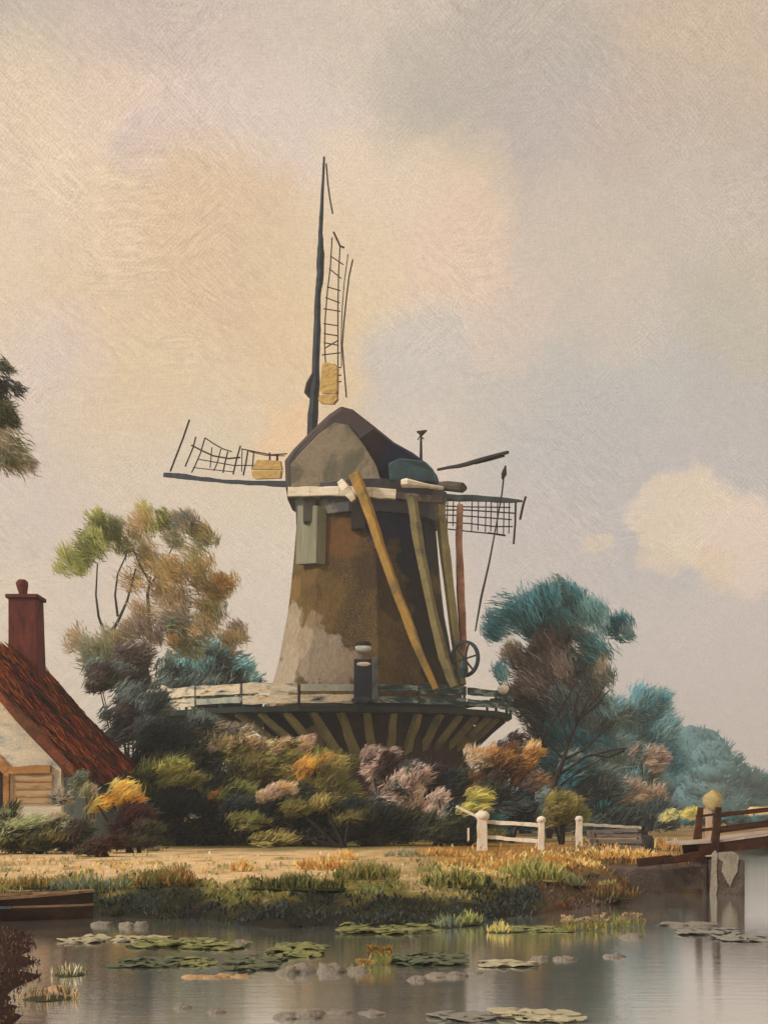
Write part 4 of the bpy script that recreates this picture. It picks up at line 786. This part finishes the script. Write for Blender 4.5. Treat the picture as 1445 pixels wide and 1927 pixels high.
# pale stubble bank far beyond the bridge
mb = MB(); rings = []
for i in range(13):
    px = 1385 + i*30; Y = 92; x = (px-CX)*Y/F; h = .5 if 0 < i < 12 else .05
    z0 = .4; zt = EYE + (HY-1517)*Y/F - rnd.uniform(0,.06)
    rings.append([(x,Y-1.5,z0),(x,Y-.5,z0+(zt-z0)*(.85 if h>.1 else .3)),(x,Y+.5,z0+(zt-z0)*(1 if h>.1 else .35)),(x,Y+2,z0)])
mb.loft(rings); kind(mb.build('stubble_bank', pmat('stubble', [(196,158,96),(216,184,124),(226,200,146)], .6, (1,1,3), rough=.85)), 'structure')

# ------------------------------------------------------------------ fence, posts, bridge
WH = pmat('fence_white', [(206,196,182),(238,228,212),(246,240,228)], 5, (1,1,.5), rough=.65, streak=.35)
BR = pmat('bridge_brown', [(44,24,18),(66,36,24),(92,52,36)], 2.2, (1,1,2), rough=.65, streak=.3)
def build_fence():
    Yf = 36.0; k = Yf/F
    root = thing('fence', 'white painted post and rail fence with ball-topped posts', 'fence', tuple(P(905,1600,Yf)))
    def post(px, top, bot, w, Y, ball):
        mb = MB(); p = P(px,bot,Y); p.z = gz(p.x,Y)-.1; q = P(px,top,Y); mb.beam(p, q, w*Y/F, w*Y/F, w*.8*Y/F, w*.8*Y/F, up=(0,1,0), n=4, wob=.012)
        po = mb.build('post', WH, root, bevel=.01)
        mb = MB(); mb.blob(q+Vector((0,0,ball*.35*Y/F)), (ball*Y/F,ball*Y/F,ball*.8*Y/F), 12, 8, .12, px); mb.smooth = True; mb.build('post_cap', WH, po)
    post(907,1540,1602,20,Yf,13); post(1018,1546,1604,13,Yf-.4,9); post(1089,1544,1592,14,Yf+4,8)
    for (x0,y0,x1,y1,ya,yb,h) in ((915,1547,1013,1553,Yf,Yf-.4,7),(915,1575,1013,1583,Yf,Yf-.4,7),(1095,1551,1205,1558,Yf+4,Yf+6,6)):
        mb = MB(); mb.beam(P(x0,y0,ya+.12), P(x1,y1,yb+.12), .06, h*k, n=8, wob=.012); mb.build('rail', WH, root)
    mb = MB(); mb.beam(P(858,1517,Yf+.2), P(904,1540,Yf+.1), .05, .07); mb.build('brace', WH, root)
    mb = MB(); mb.beam(P(881,1582,Yf), P(881,1558,Yf), .05); mb.build('stake', WH, root)
build_fence()
def build_gate():
    root = thing('field_gate', 'low grey weathered plank gate leaning behind the last white post', 'gate', ground_at(1150,39))
    gm = pmat('gate_grey', [(74,66,64),(108,98,94),(132,120,112)], 2.5, (1,1,5), rough=.8)
    for a,b,c,d in ((1104,1566,1200,1562),(1104,1574,1206,1572),(1110,1583,1208,1584),(1122,1592,1206,1595)):
        mb = MB(); mb.beam(P(a,b,39), P(c,d,37.5), .05, .12, n=4, wob=.01); mb.build('plank', gm, root)
    for px in (1112,1200):
        mb = MB(); p = P(px,1562,38.6 if px < 1150 else 37.6); mb.beam(p+Vector((0,.06,0)), Vector((p.x+.05,p.y+.06,gz(p.x,p.y)-.05)), .07); mb.build('stile', gm, root)
build_gate()
mb = MB(); b0 = G(1217,1606); r = 13*b0.y/F
mb.smooth = True; mb.tube([b0-Vector((0,0,.1)), b0+Vector((0,0,.3)), b0+Vector((0,0,.5)), b0+Vector((0,0,.6)), b0+Vector((0,0,.645))], [r,r,r*.98,r*.75,r*.2], 12)
tag(mb.build('bollard', pmat('bollard_dark', [(26,28,32),(48,46,48),(86,76,72)], 2.5, (1,1,.5)), loc=tuple(b0)), 'round-topped dark bollard on the ochre bank', 'bollard')

def build_bridge():
    Yb = 25.0
    base = (6.2, Yb, .4)
    root = thing('footbridge', 'dark brown plank footbridge with two thin handrails', 'bridge', base)
    X0, X1 = (1300-CX)*Yb/F, 16.5
    def zc(x, z0, rise): t = (x-X0)/(X1-X0); return z0 + rise*math.sin(math.pi*min(max(t,0),1))
    def arc(z0, rise, y, xs=X0, xe=X1, n=18): return [Vector((xs+(xe-xs)*i/n, y, zc(xs+(xe-xs)*i/n, z0, rise))) for i in range(n+1)]
    zd = EYE - 74*Yb/F
    for y, nm in ((Yb-.6,'girder'),(Yb+.7,'girder')):
        mb = MB(); a = arc(zd, .48, y)
        for i in range(len(a)-1): mb.beam(a[i], a[i+1]+(a[i+1]-a[i])*.01, .12, .2)
        mb.build(nm, BR, root)
    mb = MB(); a = arc(zd+.12, .48, Yb+.05, X0-.35)
    for i in range(len(a)-1): mb.beam(a[i], a[i+1], 1.46, .035)
    mb.build('deck', pmat('deck_pale', [(136,120,110),(176,160,148),(204,190,176)], 2, rough=.7), root)
    for y in (Yb-.66, Yb+.72):
        for zoff, rise, h in ((.68,.34,.045),(.40,.40,.06)):
            mb = MB(); a = arc(zd+zoff-.10, rise+.06, y, X0+.25)
            for i in range(len(a)-1): mb.beam(a[i], a[i+1]+(a[i+1]-a[i])*.01, .05, h)
            mb.build('rail', BR, root)
        for x in (X0+.32, X0+3.4, X0+6.4):
            mb = MB(); z = zc(x, zd, .48); mb.beam((x-.06,y,z-.1),(x+.02,y,z+.74),.14,.14,.10,.10, up=(0,1,0), n=3, wob=.006); mb.build('post', BR, root, bevel=.01)
    mb = MB(); a0 = Vector((X0+.05,Yb-.62,zd-.08)); mb.beam(a0, a0+Vector((-.75,-.35,-.10)), .16,.16,.1,.1, n=3, wob=.015); mb.build('landing_beam', BR, root)
    mb = MB(); a0 = Vector((X0-.55,Yb-.85,zd-.14)); mb.beam(a0, a0+Vector((-.62,-.2,-.06)), .12,.14, n=3, wob=.015); mb.build('landing_beam', BR, root)
build_bridge()
def build_abutment():
    x0 = (1338-CX)*24.2/F
    root = thing('bridge_abutment', 'grey-brown stone abutment with flaking pale plaster under the footbridge', 'abutment', (x0, 24.5, 0))
    stone = pmat('abutment_stone', [(62,52,46),(92,80,74),(116,102,96)], 1.6, rough=.85, bump=.7)
    flak = pmat('abutment_plaster', [(132,124,112),(160,152,140),(172,164,152)], 2.5, rough=.8, bump=.6)
    mb = MB(); mb.box((x0-.02,24.05,-.5),(x0+.56,25.9,.62)); mb.build('pier', stone, root, bevel=.03)
    mb = MB(); mb.box((x0-1.78,24.3,-.5),(x0-.03,25.7,.47)); mb.build('wing_wall', stone, root, bevel=.04)
    def patch(pts):
        q = [(x0+.01+ (px-1338)*24.05/F, 24.03, EYE+(HY-py)*24.05/F) for px,py in pts]
        mb = MB(); mb.loft([q, [(x,24.06,z) for x,y,z in q]]); mb.build('plaster', flak, root)
    patch([(1334,1606),(1340,1600),(1344,1606),(1342,1640),(1344,1668),(1340,1692),(1330,1688),(1332,1650)])
    patch([(1346,1604),(1372,1602),(1384,1610),(1381,1640),(1374,1652),(1368,1668),(1362,1660),(1352,1640),(1355,1622),(1346,1616)])
build_abutment()
g0 = ground_at(1333, 41)
t = thing('gate_post', 'pale post topped by a round cream ball, behind the bridge railing', 'post', g0)
mb = MB(); q = P(1333,1512,41); mb.beam(Vector((q.x,41,g0[2]-.1)), q, .2,.2,.16,.16, up=(0,1,0), n=4, wob=.012); mb.build('shaft', pmat('post_pink', [(150,118,100),(196,166,142),(214,190,164)], 3), t, bevel=.01)
mb = MB(); mb.smooth = True; mb.blob(P(1340,1505,41)+Vector((0,-.02,0)), (.3,.26,.28), 14, 9, .14, 4); mb.build('ball', pmat('ball_cream', [(150,136,72),(204,182,128),(224,200,156)], 2.5, rough=.7, bump=.8), t)

# ------------------------------------------------------------------ moored boat at the left
def build_boat():
    Yw = 17.6; A = P(-150,1725,Yw+1.2); B = P(140,1700,Yw+1.9)
    root = thing('rowing_boat', 'dark brown wooden rowing boat moored against the bank, its bow pointing right', 'boat', ((A.x+B.x)/2, Yw+1.3, 0))
    hull = pmat('boat_hull', [(34,22,20),(52,34,28),(70,46,38)], 1.6, (1,1,3), rough=.55)
    L = 3.3; bow = Vector((-4.05, 18.9, 0)); ax = Vector((-.985,-.17,0)).normalized(); sd = Vector((-ax.y, ax.x, 0))
    n = 16; rings = []; inner = []; gun = [[],[]]
    for i in range(n+1):
        t = i/n; w = .58*(math.sin(math.pi*min(1,t*1.05+.0)*.5)**.65)*(1-.25*max(0,t-.7)/.3) + .015; sheer = .24+.13*(1-t)**2.2+.03*t
        c = bow + ax*(L*t)
        prof = [(-1,sheer),(-.93,.16),(-.55,-.10),(0,-.16),(.55,-.10),(.93,.16),(1,sheer)]
        rings.append([c+sd*w*a+Vector((0,0,z)) for a,z in prof]); inner.append([c+sd*w*.9*a+Vector((0,0,z+.045 if abs(a) < .97 else z-.012)) for a,z in prof])
        gun[0].append(c+sd*w*1.02+Vector((0,0,sheer+.012))); gun[1].append(c-sd*w*1.02+Vector((0,0,sheer+.012)))
    mb = MB(); k = 7
    vs = [v for r in rings for v in r]+[v for r in inner for v in r]; o = k*(n+1); fs = []
    for i in range(n):
        for j in range(k-1): a = i*k+j; fs += [(a,a+k,a+k+1,a+1),(o+a,o+a+1,o+a+k+1,o+a+k)]
        fs += [(i*k,o+i*k,o+(i+1)*k,(i+1)*k),(i*k+6,(i+1)*k+6,o+(i+1)*k+6,o+i*k+6)]
    fs += [tuple(range(k)), tuple(n*k+j for j in range(k-1,-1,-1))]
    mb.add(vs, fs); mb.build('hull', hull, root)
    tanm = pmat('boat_gunwale', [(96,70,52),(150,118,88),(178,146,110)], 3, (1,1,1), rough=.6)
    for g in gun:
        mb = MB()
        for i in range(n): mb.beam(g[i], g[i+1]+(g[i+1]-g[i])*.01, .05, .035)
        mb.build('gunwale', tanm, root)
    for fz in (.10, .19):
        for sgn in (1,-1):
            mb = MB(); pts = []
            for i in range(n+1):
                r = rings[i]; k0, k1 = (0,1) if sgn < 0 else (6,5); top, low = r[k0], r[k1]; f = (fz-low.z)/(top.z-low.z); pts.append(low.lerp(top, max(0,min(1,f)))+sd*.008*sgn)
            for i in range(n): mb.beam(pts[i], pts[i+1]+(pts[i+1]-pts[i])*.01, .022, .028)
            mb.build('strake', tanm if fz > .15 else hull, root)
    for t in (.35,.62,.85):
        c = bow+ax*L*t+Vector((0,0,.19)); w = .5; mb = MB(); mb.beam(c-sd*w, c+sd*w, .2, .03); mb.build('seat', pmat('boat_seat', [(58,64,76),(86,92,100)], 3), root)
build_boat()

# ------------------------------------------------------------------ grass, reeds, stones, lily pads
def blades(mb, px, py, wpx, hpx, n, pal, lean=.25, depth=.25, Wpx=4, z0=None):
    c = G(px, py); k = c.y/F; names = list(pal)
    x = c.x + np.clip(rng.normal(size=n)*.30,-.44,.44)*wpx*k; y = c.y + np.clip(rng.normal(size=n)*.6,-.85,.85)*np.sqrt(np.clip(1-((x-c.x)/(wpx*.46*k))**2,.05,1))*(.2 if depth < .5 else .5)
    z = np.full(n, gz(c.x,c.y)-.01) if z0 is None else np.full(n, z0)
    L = hpx*k*rng.uniform(.55,1.25,size=n)*(1-.35*np.clip(np.abs(x-c.x)/(wpx*.5*k+1e-6),0,1))
    d = np.stack([rng.normal(size=n)*lean, rng.normal(size=n)*lean, np.ones(n)],1); d /= np.linalg.norm(d,axis=1,keepdims=True)
    p = np.stack([x,y,z],1) + d*L[:,None]*.48
    ci = rng.integers(len(names), size=n); cols = np.array([pc(names[i]) for i in ci])*(1+rng.normal(size=(n,1))*.16)
    mb.leaves(p, d, L, Wpx*k*rng.uniform(.6,1.5,size=n), np.clip(cols,.004,1)); return c
GR = 'grass tufts and reeds along the bank'
TUFTS = [
 (455,1640,44,42,90,['gold','ochre','straw'],'short orange tuft on the pale sand, left of the wide orange reeds'),
 (610,1638,110,52,200,['gold','ochre','straw'],'wide stand of orange reeds on the sandy path'),
 (650,1618,50,36,70,['straw','gold'],'pale golden reeds at the tip of the wide orange stand'),
 (310,1700,110,64,240,['ochre','olive','green'],'ochre and green reeds at the top of the dark bank'),
 (340,1690,50,54,110,['rust','ochre'],'rusty reeds beside the ochre and green ones'),
 (70,1672,150,46,240,['olive','ltolive','ochre'],'yellowish olive grass behind the moored boat'),
 (170,1712,160,60,260,['sage','slate','green'],'grey-green grass right of the boat bow'),
 (560,1706,190,56,320,['olive','green','dkgreen'],'broad olive grass on the bank below the orange reeds'),
 (690,1690,130,70,260,['olive','green','ltolive'],'tall olive grass between sand path and dark bank'),
 (860,1700,140,60,240,['dkgreen','green','lime'],'dark grass with lime tips in the middle of the bank'),
 (1000,1690,120,76,300,['green','ltgreen','lime'],'tall fresh green reeds below the white fence'),
 (960,1640,120,50,240,['ochre','gold','straw'],'ochre stubble at the foot of the white fence'),
 (1040,1628,90,38,160,['gold','ochre'],'orange stubble between the ball-topped posts and the reeds'),
 (820,1612,120,32,220,['gold','ochre','straw'],'long orange stubble left of the white fence'),
 (1250,1600,70,44,160,['gold','straw','ochre'],'golden stubble right of the bollard'),
 (1150,1690,110,50,160,['brown','rust','olive'],'brown withered grass left of the stone abutment'),
 (1075,1700,60,44,90,['olive','sage'],'dull green grass hanging over the brown bank'),
 (1145,1668,40,26,40,['lime','ltolive'],'tiny lime tuft on the brown bank'),
 (1405,1700,44,36,60,['green','ltgreen'],'small green reed tuft in the water beside the abutment'),
 (1400,1640,34,40,50,['sage','green','slate'],'grey-green weed growing off the abutment corner'),
 (260,1600,90,44,130,['sage','grey','slate'],'silvery grass at the back edge of the sand'),
 (370,1590,70,36,90,['slate','sage'],'slate-green grass below the blackish bush'),
 (500,1588,150,34,200,['olive','green','ltolive'],'olive grass under the black-green bush'),
 (40,1590,80,40,90,['yellow','ltolive','olive'],'yellow-green grass in front of the cottage'),
 (760,1612,80,30,90,['sage','stone'],'pale green-grey grass left of the long orange stubble'),
 (940,1755,50,36,50,['lime','ltgreen','straw'],'spiky lime water plant right of the long lily pads'),
 (840,1745,60,46,60,['sage','green','slate'],'sage-green spray at the waterline beside the lime water plant'),
 (880,1740,50,46,60,['green','ltgreen'],'bright green spray leaning over the water'),
 (130,1835,70,40,50,['pale','sage','olive'],'pale reeds standing in the water in front of the boat'),
 (90,1880,120,44,60,['brown','tan','olive'],'thin brown reeds in the water at the near left'),
]
for i, (px, py, w, h, n, pal, lab) in enumerate(TUFTS):
    if 1686 <= py <= 1712 and px < 1100: py -= 32
    mb = MB(); z0 = 0.0 if py > 1740 else None
    c = G(px, py); mb.blob((c.x, c.y, (0 if z0 == 0 else gz(c.x,c.y))+.0), (w*(.47 if z0 is None else .40)*c.y/F, .19 if py > 1600 else .5, .035 if z0 is None else .016), 18, 5, .12, px, tuple(pc('dkgreen')*1.1 if py > 1660 else pc('khaki')*.75))
    c = blades(mb, px, py, w, h*.62, int(n*1.3), pal, Wpx=3.2, depth=.22 if py > 1600 else .6, z0=z0)
    tag(mb.build('grass_tuft' if 'reed' not in lab else 'reed_clump', LEAF, loc=(c.x,c.y,0 if z0 == 0 else gz(c.x,c.y))), lab, 'grass' if 'reed' not in lab else 'reeds', GR)
# loose grass covering the rest of the bank
mb = MB(); n = 34000
x = rng.uniform(-9, 8, size=n); y0 = np.array([shore(a) for a in x]); y = y0 + np.abs(rng.normal(size=n))**1.4*3.2 - .12
keep = (x > -7.2*(y/20)) & (x < 6.5) & (y < 46)
x, y, y0 = x[keep], y[keep], y0[keep]; pts, drs, LL, WW, cols = [], [], [], [], []
for a, b, s in zip(x, y, y0):
    t = b - s; q = fbm(a, b*.5, .9); q2 = mnoise.noise(Vector((a*.5, b*.4, 7))); k = b/F
    cl = mnoise.noise(Vector((a*1.6, b*.8, 4))); cl2 = mnoise.noise(Vector((a*4.0, b*2.2, 14)))
    if a > 2.4 and t < 1.4: pal = ['brown','dkmauve','brown','rust','olive']; L = 12; keepp = (.5 if cl > 0 else .1) if a < 4.1 else .04
    elif t < 1.15+1.0*q+.35*math.exp(-((a-.2)/1.6)**2): pal = ['navy','dkgreen','dkslate','navy','dkgreen']; L = 11; keepp = .75 if cl2 > -.15 else .15
    elif t < 2.6+1.6*q: pal = ['green','olive','ltolive','dkgreen','sage'] if a < 3 else ['rust','brown','olive','ochre']; L = 13; keepp = .9 if cl+.6*cl2 > -.02 else .06
    else:
        on_path = abs(b-28.0) < 8.0 and a < .6
        patch = on_path and cl + .5*cl2 > .22
        pal = (['olive','khaki','sage','gold','green'] if cl2 > 0 else ['straw','khaki','tan']) if patch else ['straw','tan','cream'] if on_path else (['gold','ochre','straw','olive'] if a > 1 else ['olive','sage','green','tan']); L = 9 if on_path else 13; keepp = .75 if patch else .07 if on_path else (.85 if cl2 > -.25 else .3)
    if rng.random() > keepp: continue
    idx = int((q2*.8+.5)*len(pal)) % len(pal) if rng.random() < .6 else rng.integers(len(pal))
    Lm = L*k*rng.uniform(.5,1.3); d = np.array((rng.normal()*.45+.25*cl, rng.normal()*.3-.1, 1.0)); d /= np.linalg.norm(d)
    pts.append(np.array((a,b,max(gz(a,b),-.05)))+d*Lm*.45); drs.append(d); LL.append(Lm); WW.append(4.2*k*rng.uniform(.6,1.4)); cols.append(pc(pal[idx])*(1+rng.normal()*.15))
for i in range(900):  # dark growth on the added spit
    b = rng.uniform(9, 17.6); a = float(np.interp(b, [8,9.5,12,14.5,16.5,17.9], [-2.25,-2.55,-3.12,-3.75,-4.3,-5.2])) - abs(rng.normal())*.5 + .12
    if gz(a,b) < -.02: continue
    k = b/F; Lm = 9*k*rng.uniform(.5,1.4); d = np.array((rng.normal()*.5, rng.normal()*.4, 1.0)); d /= np.linalg.norm(d)
    pts.append(np.array((a,b,gz(a,b)))+d*Lm*.4); drs.append(d); LL.append(Lm); WW.append(4*k); cols.append(pc(['maroon','plum','brown','dkmauve','maroon'][rng.integers(5)])*(1+rng.normal()*.15))
mb.leaves(np.array(pts), np.array(drs), np.array(LL), np.array(WW), np.clip(np.array(cols),.004,1))
kind(mb.build('bank_grass', LEAF), 'stuff')

ST = pmat('stone_pale', [(112,106,98),(146,138,128),(166,156,144)], 4, rough=.7, bump=.6)
STP = pmat('stone_peach', [(150,116,84),(196,160,120),(214,182,144)], 4, rough=.7, bump=.6)
def stone(px, py, wpx, hpx, lab, mat=ST, name='stone', lumps=2):
    c = G(px, py + hpx*.4); k = c.y/F; mb = MB(); mb.smooth = True
    zb = max(gz(c.x,c.y), 0.0)
    for i in range(lumps):
        dx = (i-(lumps-1)/2)*wpx*.55*k
        mb.blob((c.x+dx, c.y+rnd.uniform(-.03,.03), zb-.01), (wpx*k*.5/max(1,lumps*.62)*rnd.uniform(.85,1.1), wpx*k*.32, hpx*k*.5*rnd.uniform(.75,1.15)), 16, 10, .26, rnd.uniform(0,60))
    tag(mb.build(name, mat, loc=(c.x,c.y,zb)), lab, 'stone', 'stones along the waterline')
stone(455,1770,32,26,'round pale grey stone at the right end of the long lime lily pad', lumps=1)
stone(192,1733,40,22,'flat grey stone below the bank, nearer the boat', lumps=1)
stone(252,1735,46,24,'grey stone below the bank, right of the flat one', lumps=2)
stone(355,1775,26,12,'small grey stone on the middle of the long lime lily pad', lumps=1)
stone(620,1815,90,34,'broad grey rock left of the orange water plant', lumps=3)
stone(540,1822,44,28,'mauve-grey rock left of the broad grey one', lumps=1)
stone(785,1835,46,28,'grey rock right of the orange water plant, with an orange sprig', lumps=1)
stone(838,1828,62,24,'long grey rock in the open water, right of the sprigged one', lumps=2)
stone(895,1828,36,10,'low flat stone trailing from the long grey rock', lumps=1)
stone(1015,1797,32,18,'small round stone in the open water, left of a browner twin', lumps=1)
stone(1060,1800,42,18,'small brownish stone in the open water, middle of three', lumps=1)
stone(1157,1795,40,16,'small brownish stone in the open water, below the pale flowers', lumps=1)
stone(1186,1758,44,16,'flat grey stone just below the pale flowers', lumps=1)
stone(1290,1735,90,14,'long flat grey slab below the abutment', lumps=2)
stone(345,1890,34,22,'grey stone in the near water, left of a paler one', lumps=1)
stone(405,1900,40,16,'pale grey stone in the near water, right of a darker one', lumps=1)
stone(560,1905,70,28,'large grey rock at the near edge of the water', lumps=2)
stone(640,1900,110,22,'long low grey rock trailing right from the large near one', lumps=3)
stone(385,1836,70,12,'peach-coloured flat stone, left of the longer peach one', STP, lumps=2)
stone(435,1832,60,14,'longer peach-coloured stone lit at the top', STP, lumps=2)
stone(110,1855,40,14,'pinkish flat stone in the water below the boat', STP, lumps=1)
stone(500,1693,0.1+26,12,'tiny pale stone on the dark bank', lumps=1)

PADM = {k: pmat('pad_'+k, v, 5, (1,3,1), rough=.35, spec=.5) for k, v in dict(lime=[(74,84,48),(122,126,66),(176,174,112)], green=[(44,56,42),(76,88,58),(116,122,84)], pale=[(150,146,120),(186,178,148),(204,194,164)], grey=[(110,112,106),(134,132,124),(156,150,140)], orange=[(140,88,36),(184,124,54),(200,146,76)]).items()}
def pads(px, py, wpx, dpx, n, col, lab):
    c = G(px, py); k = c.y/F; mb = MB(); dd = dpx*k*c.y/EYE
    for i in range(n):
        x = c.x + rnd.uniform(-.5,.5)*wpx*k; y = c.y + rnd.uniform(-.5,.5)*dd; r = rnd.uniform(.07,.13)
        a0 = rnd.uniform(0,6.28); m = 13; tilt = rnd.uniform(-.02,.02); h = .012 + .0006*i
        ring = [(x+r*1.2*math.cos(a0+j*5.7/m), y+r*math.sin(a0+j*5.7/m), h+tilt*math.cos(j)+.006*rnd.random()) for j in range(m+1)]
        top = [(x,y,h+.004)] + ring; o = len(top)
        mb.add(top+[(a,b,z-.008) for a,b,z in top], [(0,j,j+1) for j in range(1,m+1)] + [(o,o+j+1,o+j) for j in range(1,m+1)] + [(j,o+j,o+j+1,j+1) for j in range(1,m+1)])
    tag(mb.build('lily_pads', PADM[col], loc=(c.x,c.y,0)), lab, 'lily pads', 'floating lily pads')
pads(345,1778,160,14,46,'lime','long strip of lime lily pads left of the round grey stone')
pads(432,1783,50,12,14,'lime','small lime lily pad group at the foot of the round grey stone')
pads(370,1813,40,14,10,'lime','little lime lily pads on the dark water below the long lime strip')
pads(275,1812,110,16,24,'green','dull green lily pads on the pale water near the boat')
pads(480,1815,80,26,22,'green','green lily pads left of the mauve-grey rock')
pads(565,1790,80,24,30,'lime','bright lily pads above the broad grey rock')
pads(740,1752,180,14,56,'lime','long lime lily pads along the middle of the waterline')
pads(800,1808,120,20,34,'green','dark green lily pads beside the orange water plant')
pads(1000,1750,120,8,24,'lime','thin line of lime lily pads running towards the pale flowers')
pads(960,1818,90,8,16,'pale','pale floating leaves right of the long grey rock')
pads(1340,1755,110,10,18,'grey','grey floating leaves below the long flat slab')
pads(1400,1768,80,8,14,'grey','grey floating leaves nearest the right edge')
pads(215,1770,170,10,26,'pale','pale floating leaves standing in for sunlit ripples in front of the boat bow')  # pale leaves added where light catches the ripples
pads(1010,1915,120,20,20,'pale','creamy floating leaves at the near edge of the water')
pads(880,1916,80,10,12,'grey','bluish-grey floating leaves at the near edge of the water')
def flowers(px, py, wpx, n, pal, lab, h=26):
    c = G(px, py); k = c.y/F; t = thing('water_flower', lab, 'flowers', (c.x,c.y,0), 'flowers at the waterline')
    mb = MB(); blades(mb, px, py, wpx, h, n*3, ['green','ltolive'], lean=.4, depth=.08, z0=0.0); mb.build('leaf', LEAF, t)
    mb = MB()
    for i in range(n):
        p = Vector((c.x+rnd.uniform(-.5,.5)*wpx*k, c.y+rnd.uniform(-.08,.08), h*k*rnd.uniform(.45,.95)))
        for j in range(6):
            a = j*1.047+rnd.random(); d = np.array([(math.cos(a)*.7, math.sin(a)*.7, .7)]); mb.leaves(np.array([p])+d*.02, d, [.06], [.03], np.array([pc(pal[rnd.randrange(len(pal))])*.62]))
    mb.build('petal', LEAF, t)
flowers(1075,1752,36,12,['pale','straw'],'pale yellow flowers, first of the row going to the bridge')
flowers(1112,1750,36,14,['pale','khaki'],'pale yellow flowers in the middle of the row')
flowers(1170,1746,86,22,['pale','khaki'],'wide cream flower clump nearest the abutment')
flowers(715,1815,44,18,['gold','ochre'],'orange water plant between two grey rocks', 34)
flowers(682,1826,40,8,['gold','straw'],'low orange flowers just left of the orange water plant', 18)

# ------------------------------------------------------------------ damp air over the polder
mb = MB(); mb.box((-430,-80,-1.8),(430,470,36))
hm = bpy.data.materials.new('haze_air'); hm.use_nodes = True; T = NT(hm.node_tree); T.n.clear()
o_ = T.new('ShaderNodeOutputMaterial'); pv = T.new('ShaderNodeVolumePrincipled'); pv.inputs['Color'].default_value = (.84,.88,.90,1); pv.inputs['Density'].default_value = .0013
T.link(pv.outputs[0], o_.inputs['Volume'])
kind(mb.build('haze', hm), 'stuff')
